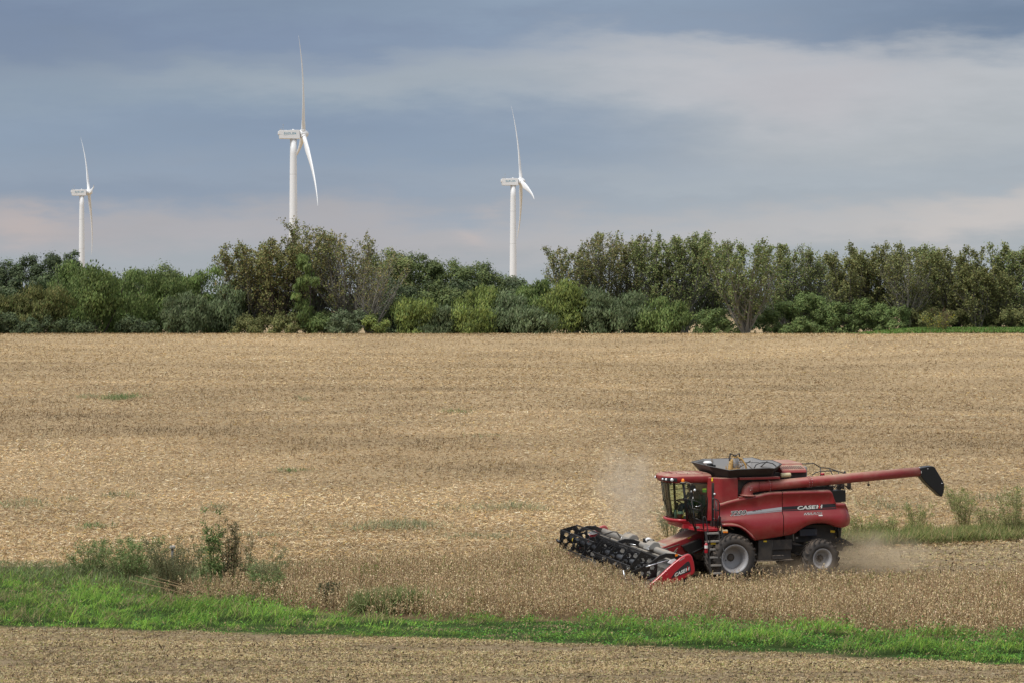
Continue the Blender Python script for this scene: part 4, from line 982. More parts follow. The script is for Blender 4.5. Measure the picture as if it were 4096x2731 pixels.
case_word((3.71, 0.775), (3.10, 1.025), 0.135, lambda x, z: 5.468, hdr, 0.035)
mb = MB(); put_text(mb, '3020', (3.52, 1.37), (3.30, 1.485), 0.04, 0.01, 0.2, lambda x, z: 5.462, 0.004); mb.build('small_lettering', M['decal_w'], hdr)
mb = MB(); mb.tube([(5.50, 4.55, 0.98), (5.42, 4.6, 0.55), (5.36, 4.62, 0.36)], [0.025, 0.022, 0.012], 6); mb.build('crop_lifter', M['silver'], hdr)
mb = MB(); mb.tube([(5.20, -5.02, 1.00), (5.30, -5.14, 1.02), (5.36, -5.22, 1.10)], [0.07, 0.07, 0.05], 8); mb.build('reel_motor', M['black'], hdr)

# things carried by the machine
def at_combine(x, y, z): return (PX - CA * x + SA * y, PY - SA * x - CA * y, z)
ex = empty('fire_extinguisher', at_combine(1.25, 2.40, 1.26), R(195))
tag(ex, 'small red fire extinguisher with white label hanging beside the combine ladder', 'fire extinguisher')
mb = MB(); mb.lathe([(0, 0), (0.065, 0), (0.07, 0.02), (0.07, 0.34), (0.05, 0.39), (0.025, 0.41), (0.025, 0.43), (0, 0.43)], (0, 0, 0), (0, 0, 1), 14); mb.build('cylinder_body', M['red_clean'], ex)
mb = MB(); mb.lathe([(0.0715, 0.20), (0.0715, 0.32)], (0, 0, 0), (0, 0, 1), 14); mb.build('paper_label', M['decal_w'], ex)
mb = MB(); mb.lathe([(0.073, 0.14), (0.073, 0.17)], (0, 0, 0), (0, 0, 1), 14); mb.box((-0.09, 0, 0.15), (0.08, 0.05, 0.06)); mb.build('strap', M['black'], ex)
mb = MB(); mb.box((0.0, 0, 0.455), (0.10, 0.03, 0.03)); mb.box((0.02, 0, 0.49), (0.10, 0.025, 0.02)); separate(mb.build('valve_handle', M['silver'], ex))
gr = MB(); rng = random.Random(8)
gr.tube([(-0.92, 0.0, 5.0), (-0.75, 0.05, 4.75), (-0.68, 0.1, 4.45), (-0.65, 0.1, 4.25)], [0.06, 0.09, 0.10, 0.16], 10)
gr.tube([(-0.98, 0.02, 4.98), (-1.22, 0.08, 4.86), (-1.36, 0.14, 4.62), (-1.42, 0.2, 4.25)], [0.04, 0.045, 0.04, 0.03], 8)
for k in range(240):
    u = rng.random(); a = rng.uniform(-1.0, 1.0); x = -0.92 - a * 0.55 * u ** 0.6; z = 5.0 - 0.72 * u + rng.uniform(-0.05, 0.05)
    gr.box((x, rng.uniform(-0.25, 0.3), z), (0.025, 0.025, 0.025))
gr.lathe([(0.0, 0.30), (0.5, 0.14), (1.15, 0.0)], (-0.95, 0, 4.24), (0, 0, 1), 20)
go = gr.build('poured_beans', M['grain'])
go.location = (PX, PY, 0); go.rotation_euler = (0, 0, R(195)); tag(go, 'golden beans pouring from the filling auger into the combine tank', 'grain', kind='stuff')
# drinks jug and bottle in the cab
jg = empty('drink_jug', at_combine(1.70, 0.60, 2.47), R(195)); tag(jg, 'dark red drinks jug with pale lid on the cab floor behind the glass', 'drink jug')
mb = MB(); mb.lathe([(0, 0), (0.11, 0), (0.12, 0.02), (0.12, 0.22), (0, 0.22)], (0, 0, 0), (0, 0, 1), 14); mb.build('jug_body', M['jug_red'], jg)
mb = MB(); mb.lathe([(0.125, 0.22), (0.125, 0.30), (0.10, 0.32), (0, 0.32)], (0, 0, 0), (0, 0, 1), 14); mb.build('lid', M['jug_white'], jg)
mb = MB(); mb.box((-0.05, 0.118, 0.12), (0.07, 0.01, 0.09)); mb.build('label_patch', M['yellow'], jg)
bt = empty('water_bottle', at_combine(1.86, 0.42, 2.47), R(195)); tag(bt, 'pale green plastic water bottle standing by the windscreen in the cab', 'bottle')
mb = MB(); mb.lathe([(0, 0), (0.055, 0), (0.055, 0.26), (0.03, 0.30), (0.02, 0.34), (0, 0.34)], (0, 0, 0), (0, 0, 1), 12); mb.build('bottle_body', M['bottle'], bt)
mb = MB(); mb.lathe([(0.025, 0.33), (0.025, 0.37), (0, 0.37)], (0, 0, 0), (0, 0, 1), 10); mb.build('bottle_cap', principled('blue_cap', (0.12, 0.35, 0.55), 0.4), bt)

# the driver
def skinned(name, joints, edges, mat, parent, root=0, sub=2):
    me = bpy.data.meshes.new(name); me.from_pydata([j[0] for j in joints], edges, []); me.materials.append(mat)
    o = bpy.data.objects.new(name, me); col.objects.link(o)
    if parent is not None: o.parent = parent
    o.modifiers.new('skin', 'SKIN').use_smooth_shade = True
    if not me.skin_vertices: 
        bm = bmesh.new(); bm.from_mesh(me); bm.verts.layers.skin.verify(); bm.to_mesh(me); bm.free()
    sv = me.skin_vertices[0].data
    for i, j in enumerate(joints):
        r_ = j[1]; sv[i].radius = r_ if hasattr(r_, '__len__') else (r_, r_); sv[i].use_root = (i == root)
    s_ = o.modifiers.new('subsurf', 'SUBSURF'); s_.levels = sub; s_.render_levels = sub
    return o
def build_driver():
    per = empty('person', at_combine(0.98, -0.05, 2.93), R(195))
    tag(per, 'driver in dark shirt and cap seated at the wheel inside the combine cab', 'person')
    J = [((0.0, 0, 0.08), (0.14, 0.17)), ((0.0, 0, 0.26), (0.115, 0.155)), ((0.02, 0, 0.44), (0.115, 0.17)), ((0.05, 0, 0.55), (0.09, 0.13)), ((0.07, 0, 0.63), 0.055), ((0.09, 0, 0.72), (0.085, 0.075)), ((0.10, 0, 0.82), (0.09, 0.078))]
    E_ = [(0, 1), (1, 2), (2, 3), (3, 4), (4, 5), (5, 6)]
    for s_ in (1, -1):
        b = len(J)
        J += [((0.05, s_ * 0.19, 0.50), 0.062), ((0.20, s_ * 0.25, 0.30), 0.046), ((0.42, s_ * 0.19, 0.27), 0.034), ((0.50, s_ * 0.17, 0.27), (0.038, 0.022))]
        E_ += [(3, b), (b, b + 1), (b + 1, b + 2), (b + 2, b + 3)]
        for q in range(4):
            f = len(J); yy = s_ * (0.17 - 0.02 * (q - 1.5) * 1.0)
            J += [((0.54, yy + 0.012 * (q - 1.5), 0.285 - 0.012 * q), 0.010), ((0.575, yy, 0.265 - 0.012 * q), 0.009), ((0.565, yy, 0.24 - 0.012 * q), 0.008)]
            E_ += [(b + 3, f), (f, f + 1), (f + 1, f + 2)]
        f = len(J); J += [((0.51, s_ * 0.13, 0.285), 0.011), ((0.54, s_ * 0.11, 0.275), 0.009)]; E_ += [(b + 3, f), (f, f + 1)]
        b = len(J)
        J += [((0.08, s_ * 0.10, 0.05), 0.095), ((0.46, s_ * 0.14, 0.06), 0.068), ((0.52, s_ * 0.14, -0.30), 0.048), ((0.54, s_ * 0.14, -0.38), 0.045), ((0.66, s_ * 0.15, -0.41), (0.035, 0.045))]
        E_ += [(0, b), (b, b + 1), (b + 1, b + 2), (b + 2, b + 3), (b + 3, b + 4)]
    skinned('body', J, E_, M['skin'], per)
    mb = MB(); mb.ball((0.195, 0, 0.77), (0.02, 0.016, 0.025), 8, 6)
    for s_ in (1, -1): mb.ball((0.10, s_ * 0.08, 0.77), (0.022, 0.012, 0.032), 8, 6)
    mb.build('face_relief', M['skin'], per)
    mb = MB()
    for s_ in (1, -1): mb.ball((0.178, s_ * 0.032, 0.79), (0.01, 0.014, 0.009), 8, 6)
    mb.box((0.178, 0, 0.725), (0.012, 0.05, 0.008)); mb.build('eyes_and_mouth', M['cap'], per)
    mb = MB(); mb.ball((0.075, 0, 0.80), (0.095, 0.085, 0.085), 12, 8); mb.build('hair', principled('dark_hair', (0.03, 0.022, 0.016), 0.8), per)
    mb = MB(); mb.ball((0.095, 0, 0.845), (0.108, 0.092, 0.075), 14, 8); mb.add([(0.17, -0.075, 0.835), (0.17, 0.075, 0.835), (0.27, 0.05, 0.82), (0.29, 0, 0.82), (0.27, -0.05, 0.82)], [(0, 1, 2, 3, 4)]); mb.build('cap', M['cap'], per)
    Js = [((0.0, 0, 0.06), (0.152, 0.182)), ((0.0, 0, 0.26), (0.128, 0.168)), ((0.02, 0, 0.44), (0.128, 0.183)), ((0.05, 0, 0.57), (0.095, 0.12))]
    Es = [(0, 1), (1, 2), (2, 3)]
    for s_ in (1, -1):
        b = len(Js); Js += [((0.05, s_ * 0.19, 0.50), 0.072), ((0.20, s_ * 0.25, 0.30), 0.056), ((0.34, s_ * 0.21, 0.28), 0.048)]; Es += [(3, b), (b, b + 1), (b + 1, b + 2)]
    skinned('shirt', Js, Es, M['shirt'], per)
    Jt = [((0.0, 0, 0.06), (0.15, 0.18))]; Et = []
    for s_ in (1, -1):
        b = len(Jt); Jt += [((0.08, s_ * 0.10, 0.05), 0.105), ((0.46, s_ * 0.14, 0.06), 0.078), ((0.52, s_ * 0.14, -0.34), 0.062)]; Et += [(0, b), (b, b + 1), (b + 1, b + 2)]
    skinned('trousers', Jt, Et, M['denim'], per)
build_driver()
# ------------------------------------------------------------------ wind turbines
def make_turbine(loc, hub_z, yaw, alpha, label):
    base_z = float(gz(loc[0], loc[1])) - 0.3
    root = empty('wind_turbine', (loc[0], loc[1], base_z), yaw)
    tag(root, label, 'wind turbine', 'white wind turbines beyond the trees')
    hz = hub_z - base_z
    mb = MB(); n = 12; zt_ = hz - 2.2
    prof = [(2.15 - 0.72 * k / n, zt_ * k / n) for k in range(n + 1)]
    mb.lathe(prof + [(0, zt_)], (0, 0, 0), (0, 0, 1), 40)
    tw = mb.build('tower', M['turb'], root)
    mb = MB()
    for f in (0.27, 0.55, 0.80): mb.lathe([(2.158 - 0.72 * f, zt_ * f - 0.05), (2.162 - 0.72 * f, zt_ * f), (2.158 - 0.72 * f, zt_ * f + 0.05)], (0, 0, 0), (0, 0, 1), 40)
    separate(mb.build('tower_seams', M['turb_grey'], tw), 'tower_seam')
    mb = MB()
    mb.prism([(-6.65, -0.30), (-6.62, 1.05), (-6.25, 1.36), (-1.8, 1.46), (-1.75, 1.60), (2.55, 1.68), (2.78, -2.10), (1.5, -2.20), (-6.0, -2.20), (-6.30, -0.42)], 'Y', -1.75, 1.75)
    na = mb.build('nacelle', M['turb'], root, 0.28, 3); na.location = (0, 0, hz)
    mb = MB(); mb.tube([(2.74, 0, -0.2), (2.95, 0, -0.2)], 1.72, 28); j = mb.build('rotor_joint', M['turb_seam'], na)
    mb = MB()
    for a, b in (((-6.3, -0.40), (-4.2, -0.82)), ((-4.2, -0.82), (-2.6, -0.95))): mb.add([(a[0], -1.762, a[1]), (b[0], -1.762, b[1]), (b[0], -1.762, b[1] - 0.05), (a[0], -1.762, a[1] - 0.07)], [(0, 1, 2, 3)])
    mb.build('hatch_seam', M['turb_grey'], na)
    # roof fittings: mast, box, hatch
    mb = MB(); mb.tube([(-4.5, 0, 1.3), (-4.5, 0, 4.0)], 0.07, 6); mb.tube([(-4.5, 0, 2.2), (-3.9, 0, 1.4)], 0.05, 5); mb.box((-4.5, 0, 3.9), (0.35, 0.35, 0.3)); mb.build('mast', M['turb_grey'], na)
    mb = MB(); mb.box((-5.4, 0, 1.75), (0.5, 0.6, 0.7)); mb.tube([(-5.9, 0, 1.4), (-5.9, 0, 2.2)], 0.06, 6); mb.box((-5.5, 0, 1.42), (1.0, 1.0, 0.12)); separate(mb.build('warning_light', M['turb_grey'], na))
    mb = MB(); mb.prism([(-0.6, 1.6), (-0.45, 2.15), (-0.1, 2.10), (0.7, 1.65)], 'Y', -0.6, 0.6); mb.box((-3.0, 0.3, 1.5), (2.0, 0.8, 0.2)); mb.build('roof_hatch', M['turb'], na, 0.08)
    # squared lettering on the side facing the fields
    mb = MB(); cw, ch, st = 0.68, 0.92, 0.20; gap = 0.245
    G = {'S': [(0, ch - st, cw, ch), (0, (ch - st) / 2, cw, (ch + st) / 2), (0, 0, cw, st), (0, ch / 2, st, ch), (cw - st, 0, cw, ch / 2)],
         'U': [(0, 0, st, ch), (cw - st, 0, cw, ch), (0, 0, cw, st)], 'L': [(0, 0, st, ch), (0, 0, cw, st)],
         'O': [(0, 0, st, ch), (cw - st, 0, cw, ch), (0, 0, cw, st), (0, ch - st, cw, ch)],
         'Z': [(0, 0, cw, st), (0, ch - st, cw, ch)], 'N': [(0, 0, st, ch), (cw - st, 0, cw, ch)]}
    x0 = -4.33
    for k, c in enumerate('SUZLON'):
        ox = x0 + k * (cw + gap); oz = -0.50 + 0.012 * k * 2
        for a, b, c_, d in G[c]: mb.add([(ox + a, -1.758 - 0.001 * k, oz + b), (ox + c_, -1.758 - 0.001 * k, oz + b), (ox + c_, -1.758 - 0.001 * k, oz + d), (ox + a, -1.758 - 0.001 * k, oz + d)], [(0, 1, 2, 3)])
        if c == 'Z': mb.add([(ox, -1.762, oz + st), (ox + 0.27, -1.762, oz + st), (ox + cw, -1.762, oz + ch - st), (ox + cw - 0.27, -1.762, oz + ch - st)], [(0, 1, 2, 3)])
        if c == 'N': mb.add([(ox, -1.762, oz + ch), (ox + 0.2, -1.762, oz + ch), (ox + cw, -1.762, oz), (ox + cw - 0.2, -1.762, oz)], [(0, 1, 2, 3)])
    mb.build('lettering', M['turb_text'], na)
    # hub and blades
    tilt = R(5); ax = Vector((math.cos(tilt), 0, math.sin(tilt))); up = Vector((-math.sin(tilt), 0, math.cos(tilt))); side = Vector((0, -1, 0))
    hc = Vector((4.35, 0, 0.05))
    mb = MB(); mb.lathe([(1.62, -1.45), (1.75, -1.2), (1.78, 0.0), (1.70, 0.8), (1.42, 1.5), (0.95, 2.05), (0.4, 2.38), (0, 2.45)], hc, ax, 28)
    hub = mb.build('hub', M['turb'], root); hub.location = (0, 0, hz)
    mb = MB()
    for a_ in alpha:
        d = up * math.cos(R(a_) + math.pi / 3) + side * math.sin(R(a_) + math.pi / 3)
        for u_ in (-0.55, -0.3, 0.5): mb.ball(hc + d * 1.78 + ax * u_, 0.10, 6, 4)
    separate(mb.build('hub_vent', M['turb_seam'], hub))
    Rb = 44.0
    for a_ in alpha:
        d = up * math.cos(R(a_)) + side * math.sin(R(a_)); tg = d.cross(ax)
        mb = MB(); mb.lathe([(1.12, 1.3), (1.18, 1.5), (1.18, 1.95), (1.08, 2.1), (0.98, 2.2)], hc, d, 24)
        rows = []
        for q in range(44):
            f = q / 43.0; r_ = 2.1 + (Rb - 2.1) * f ** 1.12
            s_ = (r_ - 2.1) / (Rb - 2.1)
            ch_ = np.interp(s_, [0, 0.04, 0.11, 0.18, 0.30, 0.5, 0.7, 0.88, 0.96, 1.0], [1.9, 1.95, 2.75, 3.15, 2.65, 1.9, 1.4, 0.95, 0.65, 0.16])
            th = np.interp(s_, [0, 0.05, 0.12, 0.2, 0.4, 0.7, 1.0], [1.9, 1.75, 1.45, 1.25, 0.92, 0.60, 0.10])
            tw_ = R(np.interp(s_, [0, 0.15, 0.4, 0.7, 1.0], [30, 26, 19, 14, 11]))
            off = 3.4 * (r_ / Rb) - 3.0 * (r_ / Rb) ** 2 - 0.6 * (r_ / Rb) ** 4
            cd = tg * math.cos(tw_) + ax * math.sin(tw_); td = ax * math.cos(tw_) - tg * math.sin(tw_)
            c_ = hc + d * r_ + ax * off - cd * (0.16 * ch_ * min(1, s_ * 8))
            ring = []
            for k in range(16):
                t_ = 2 * math.pi * k / 16; X_ = math.cos(t_); Y_ = math.sin(t_)
                af = 1.0 if s_ < 0.05 else (0.55 + 0.45 * (X_ + 1) / 2) if s_ > 0.12 else 1 - (s_ - 0.05) / 0.07 * (0.45 - 0.45 * (X_ + 1) / 2)
                ring.append(c_ + cd * (X_ * ch_ / 2) + td * (Y_ * th / 2 * af))
            rows.append(ring + [ring[0]])
        mb.grid(rows)
        b = mb.build('blade', M['turb'], root); b.location = (0, 0, hz)
    return root
make_turbine((-91.6 - 4.6, 876.0), 88.6, R(13.0), (19, 139, 259), 'largest white wind turbine, its tower rising behind the tall sparse poplars')
make_turbine((5.2 - 4.6, 1092.0), 81.7, R(8.2), (-13.9, -133.9, 106.1), 'white wind turbine with one blade reaching towards the viewer, right of the largest')
make_turbine((-266.8 - 4.6, 1256.0), 85.5, R(16.3), (-33, 207, 87), 'smallest white wind turbine, above the willows at the left edge')

# ------------------------------------------------------------------ trees
def grow(rng, stems, spread, h, levels=2, first=0.3, up=0.55, dens=1.0, lean=0.0, wig=0.06):
    """multi-stem skeleton -> list of (polyline, radii) and anchor points for leaves with a weight along height"""
    lim = []; anch = []
    for s in range(stems):
        az = 2 * math.pi * (s + rng.uniform(-0.3, 0.3)) / stems; sp = spread * rng.uniform(0.35, 1.0) if stems > 1 else spread * 0.15
        hs = h * rng.uniform(0.84, 1.0); n = 9; pts = []; p = np.zeros(3) + np.array([math.cos(az), math.sin(az), 0]) * (0.15 if stems > 1 else 0); w = rng.normal(0, wig, 3)
        for k in range(n + 1):
            f = k / n
            q = np.array([math.cos(az) * sp * f ** 0.85 + lean * f * f * h, math.sin(az) * sp * f ** 0.85, hs * f])
            w = w * 0.7 + rng.normal(0, wig, 3); q[:2] += w[:2] * h * 0.12 * f
            pts.append(q + p * (1 - f))
        pts = np.array(pts); r0 = h * (0.016 if stems > 1 else 0.024)
        lim.append((pts, [r0 * (1 - 0.88 * k / n) for k in range(n + 1)]))
        nb = int((9 + h * 0.7) * dens)
        for b in range(nb):
            f = first + (1 - first) * (b + rng.uniform(0, 1)) / nb; f = min(f, 0.98)
            i = f * n; i0 = int(i); base = pts[i0] + (pts[min(i0 + 1, n)] - pts[i0]) * (i - i0)
            a = rng.uniform(0, 2 * math.pi); L = (1.15 - f) * h * rng.uniform(0.24, 0.42) + 0.35
            d = np.array([math.cos(a), math.sin(a), up * rng.uniform(0.6, 1.8)]); d[0] += lean * 1.2; d /= np.linalg.norm(d)
            m = 4; bp = [base]
            for k in range(m):
                d = d + np.array([rng.normal(0, 0.13), rng.normal(0, 0.13), 0.13 if up > 0.2 else -0.10]); d /= np.linalg.norm(d); bp.append(bp[-1] + d * L / m)
            bp = np.array(bp); lim.append((bp, [r0 * 0.38 * (1.1 - f) * (1 - 0.75 * k / m) + 0.012 for k in range(m + 1)]))
            for k in range(1, m + 1): anch.append(bp[k])
            if levels > 1:
                for c in range(3):
                    k = rng.randint(1, m + 1); a2 = rng.uniform(0, 2 * math.pi); L2 = L * rng.uniform(0.3, 0.55)
                    d2 = d * 0.8 + np.array([math.cos(a2), math.sin(a2), 0.35]) * 0.75; d2 /= np.linalg.norm(d2)
                    e = bp[k] + d2 * L2; mid_ = (bp[k] + e) / 2 + rng.normal(0, 0.05, 3)
                    lim.append((np.array([bp[k], mid_, e]), [0.018, 0.013, 0.008])); anch += [mid_, e, e]
        for c in range(5 if up > 0.8 else 0):
            b0 = pts[n - 1 - rng.randint(0, 3)]; e = b0 + np.array([rng.normal(0, 0.35), rng.normal(0, 0.35), rng.uniform(0.6, 1.5)])
            lim.append((np.array([b0, (b0 + e) / 2, e]), [0.022, 0.016, 0.008])); anch += [(b0 + e) / 2, e, e]
        anch.append(pts[-1]); anch.append(pts[-1])
    return lim, np.array(anch)
def limbs_mesh(lim, name, mat, parent, minr=0.0):
    mb = MB()
    for pts, rs in lim:
        n = 6 if rs[0] > 0.07 else 4 if rs[0] > 0.03 else 3
        mb.tube([tuple(p) for p in pts], [max(r_, minr) for r_ in rs], n, False)
    me = bpy.data.meshes.new(name); me.from_pydata(mb.v, [], mb.f); me.polygons.foreach_set('use_smooth', mb.sm); me.materials.append(mat); me.update()
    o = bpy.data.objects.new(name, me); col.objects.link(o); o.parent = parent
    return o
def orient(rng, n, bias, k):
    """random normals leaning to bias"""
    return norm(rng.normal(0, 1, (n, 3)) + np.asarray(bias) * k)
def rand_tangent(rng, N):
    t = rng.normal(0, 1, N.shape); return norm(t - N * (t * N).sum(1, keepdims=True))

def clump_leaves(rng, centres, radii, n, size, cols, wts, squash=0.8, shell=0.55, tone=0.36, kbias=1.1, hang=0.0):
    w = radii ** 2; idx = rng.choice(len(centres), n, p=w / w.sum())
    d = norm(rng.normal(0, 1, (n, 3))); d[:, 2] = np.where((d[:, 2] < -0.25) & (rng.rand(n) < 0.6), -d[:, 2], d[:, 2])
    rr = radii[idx] * (shell + (1 - shell) * rng.rand(n) ** 0.6) * rng.uniform(0.8, 1.15, n) * (1 + 0.5 * rng.rand(n) ** 6)
    # ragged surface
    rr = rr * (1 + 0.35 * (np.sin(d[:, 0] * 7 + idx) * np.sin(d[:, 1] * 6 + idx * 2) * np.sin(d[:, 2] * 7)))
    P = centres[idx] + d * rr[:, None] * np.array([1, 1, squash])
    N = norm(d * kbias * 1.5 + rng.normal(0, 0.5, (n, 3)) + np.array([0, -0.1, 0.3]))
    T = rand_tangent(rng, N)
    if hang > 0:
        T = norm(T * (1 - hang) + np.array([-0.12, 0, -1.0]) * hang); 
        P[:, 2] -= rng.rand(n) ** 1.5 * hang * 0.9
    L = size * rng.uniform(0.7, 1.4, n)
    tones = 1 + rng.uniform(-tone, tone, len(centres))
    C = pick_col(cols, wts, n, rng, 0.15, 0.04) * tones[idx][:, None]
    return cards(P, T, N, L * (1.5 if hang > 0 else 1.15), L * (0.55 if hang > 0 else 0.85), True), C

def crown_clumps(rng, h, w, low, zw, nc, rk, lean):
    """clump centres packed through one uneven crown that reaches nearly to the ground"""
    ph0 = rng.uniform(0, 6.28, 4); out = []
    while len(out) < nc:
        p = rng.uniform(-1, 1, 3); z = low + (0.97 - low) * (p[2] + 1) / 2
        pr = (0.80 + 0.20 * z / zw) if z < zw else math.sqrt(max(0.0, 1 - ((z - zw) / (1.0 - zw)) ** 2))
        az = math.atan2(p[1], p[0])
        pr *= 1 + 0.16 * math.sin(2 * az + ph0[0]) + 0.14 * math.sin(5 * z + ph0[1]) * math.cos(az + ph0[2])
        if math.hypot(p[0], p[1]) < pr: out.append((p[0] * w * 0.42 + lean * z * z * h, p[1] * w * 0.42, (z - 0.5 * rk * w / h * (z > 0.8)) * h))
    C = np.array(out); r = w * rk * rng.uniform(0.65, 1.35, nc)
    return C, r
LEAF = {
 'willow': [(0.158, 0.215, 0.064), (0.116, 0.168, 0.051), (0.207, 0.260, 0.090), (0.085, 0.120, 0.041)],
 'willow_grey': [(0.125, 0.162, 0.077), (0.161, 0.199, 0.103), (0.093, 0.123, 0.057)],
 'willow_bright': [(0.218, 0.260, 0.068), (0.170, 0.217, 0.062), (0.124, 0.163, 0.051)],
 'willow_brown': [(0.159, 0.159, 0.056), (0.120, 0.146, 0.047), (0.101, 0.111, 0.041)],
 'dark': [(0.084, 0.112, 0.053), (0.064, 0.087, 0.044), (0.112, 0.139, 0.060)],
 'mid': [(0.124, 0.159, 0.057), (0.094, 0.127, 0.050), (0.169, 0.197, 0.064)],
 'poplar': [(0.212, 0.202, 0.075), (0.171, 0.191, 0.066), (0.265, 0.217, 0.092), (0.128, 0.163, 0.058)],
 'poplar_green': [(0.183, 0.220, 0.075), (0.218, 0.235, 0.092), (0.134, 0.178, 0.061), (0.233, 0.213, 0.088)],
 'olive': [(0.181, 0.185, 0.067), (0.148, 0.165, 0.062), (0.213, 0.208, 0.079), (0.118, 0.139, 0.051)],
 'bush': [(0.133, 0.181, 0.059), (0.099, 0.146, 0.049), (0.181, 0.225, 0.075)],
 'bush_grey': [(0.125, 0.159, 0.081), (0.095, 0.125, 0.065), (0.161, 0.190, 0.104)],
 'yellow': [(0.161, 0.187, 0.034), (0.121, 0.154, 0.034), (0.091, 0.122, 0.028)],
}
def make_tree(kind, loc, h, w, rng, leafset, label, group, name, lean=0.0, sparse=1.0, bark=None):
    root = empty(name, loc, 0)
    tag(root, label, 'bush' if 'bush' in name else 'tree', group)
    cols = LEAF[leafset]; wts = [1.0 / (k + 1.5) for k in range(len(cols))]
    if kind in ('poplar', 'bare'):
        st = int(max(3, min(9, w / 1.1))); lim, A = grow(rng, st, w * 0.46, h, 2, 0.06, 0.85, 1.35, lean)
        n = int((3800 + 95 * h * w) * sparse)
        hf = A[:, 2] / h; wt = (0.75 + 0.25 * np.clip(hf * 1.3, 0, 1)) * rng.gamma(0.8, 1.0, len(A))
        idx = rng.choice(len(A), n, p=wt / wt.sum())
        P = A[idx] + rng.normal(0, 1, (n, 3)) * np.array([0.17, 0.17, 0.22])
        N = norm(rng.normal(0, 1, (n, 3)) + np.array([-0.3, -0.4, 0.5])); T = rand_tangent(rng, N)
        L = 0.21 * rng.uniform(0.7, 1.5, n)
        tones = 1 + rng.uniform(-0.3, 0.3, len(A))
        Q, C = cards(P, T, N, L, L * 0.8, True), pick_col(cols, wts, n, rng, 0.18, 0.05) * tones[idx][:, None]
        limbs_mesh(lim, 'trunk', M[bark or 'bark'], root, 0.012)
        fastmesh('crown', Q, C, M['leaf'], root)
    elif kind == 'willow':
        st = rng.randint(2, 4); lim, A = grow(rng, st, w * 0.40, h * 0.80, 1, 0.35, 0.6, 0.5, lean)
        Cc, rad = crown_clumps(rng, h, w, 0.05, 0.40, 30, 0.175, lean)
        n = int((4200 + 110 * h * w) * sparse)
        Q, C = clump_leaves(rng, Cc, rad, n, 0.27, cols, wts, 0.8, 0.45, 0.28, 1.3, 0.65)
        limbs_mesh(lim, 'trunk', M[bark or 'bark_dark'], root)
        fastmesh('crown', Q, C, M['leaf'], root)
    elif kind == 'round':
        lim, A = grow(rng, 1, w * 0.3, h * 0.85, 1, 0.3, 0.6, 0.9, lean)
        Cc, rad = crown_clumps(rng, h, w, 0.06, 0.50, 74, 0.125, lean)
        n = int((3600 + 90 * h * w) * sparse)
        Q, C = clump_leaves(rng, Cc, rad, int(n * 1.15), 0.25, cols, wts, 1.0, 0.3, 0.25, 1.2)
        limbs_mesh(lim, 'trunk', M[bark or 'bark_dark'], root)
        fastmesh('crown', Q, C, M['leaf'], root)
    else:   # bush
        lim, A = grow(rng, 4, w * 0.4, h * 0.8, 1, 0.2, 0.5, 0.4, lean)
        nc = int(7 + w * h * 0.7)
        ph = rng.uniform(0, 2 * math.pi, nc); u = rng.rand(nc) ** 0.5; zc = h * (0.08 + 0.80 * rng.rand(nc))
        prof = np.sqrt(np.clip(1 - (zc / h * 0.92) ** 2, 0.08, 1))
        Cc = np.stack([np.cos(ph) * w * 0.46 * u * prof + lean * zc, np.sin(ph) * w * 0.4 * u * prof, zc], 1)
        rad = rng.uniform(0.5, 1.0, nc) * min(1.0, 0.25 + 0.12 * w)
        n = int((1800 + 130 * h * w) * sparse)
        Q, C = clump_leaves(rng, Cc, rad, n, 0.22, cols, wts, 0.9, 0.35, 0.25, 1.2, 0.35)
        limbs_mesh(lim, 'stems', M[bark or 'bark_dark'], root)
        fastmesh('foliage', Q, C, M['leaf'], root)
    return root

def tree_at(kind, px, top, wpx, d, leafset, label, group=None, **kw):
    """px, top, width: survey of the tree line in hundredths of the frame's 2352-wide print; d: metres away"""
    s = 2.2969
    x = (px / s - 512) / 1991.1 * d; z = float(gz(x, d)) - 0.1
    h = 11.1 - (top / s - 310) / 1991.1 * d - z; w = wpx / s / 1991.1 * d * {'willow': 1.35, 'round': 1.45, 'bush': 1.4}.get(kind, 1.55)
    if kind in ('poplar', 'bare') and px > 1480: h *= 0.95
    rng = np.random.RandomState(int(px * 7 + top) % 100000)
    nm = {'poplar': 'poplar_tree', 'bare': 'bare_tree', 'willow': 'willow_tree', 'round': 'broadleaf_tree', 'bush': 'bush'}[kind]
    gp = {'poplar': 'poplars along the field crest', 'bare': 'poplars along the field crest', 'willow': 'willows along the field crest', 'round': 'dark trees behind the front row', 'bush': 'bushes under the tree line'}[kind]
    return make_tree(kind, (x, d, z), h, w, rng, leafset, label, gp, nm, **kw)

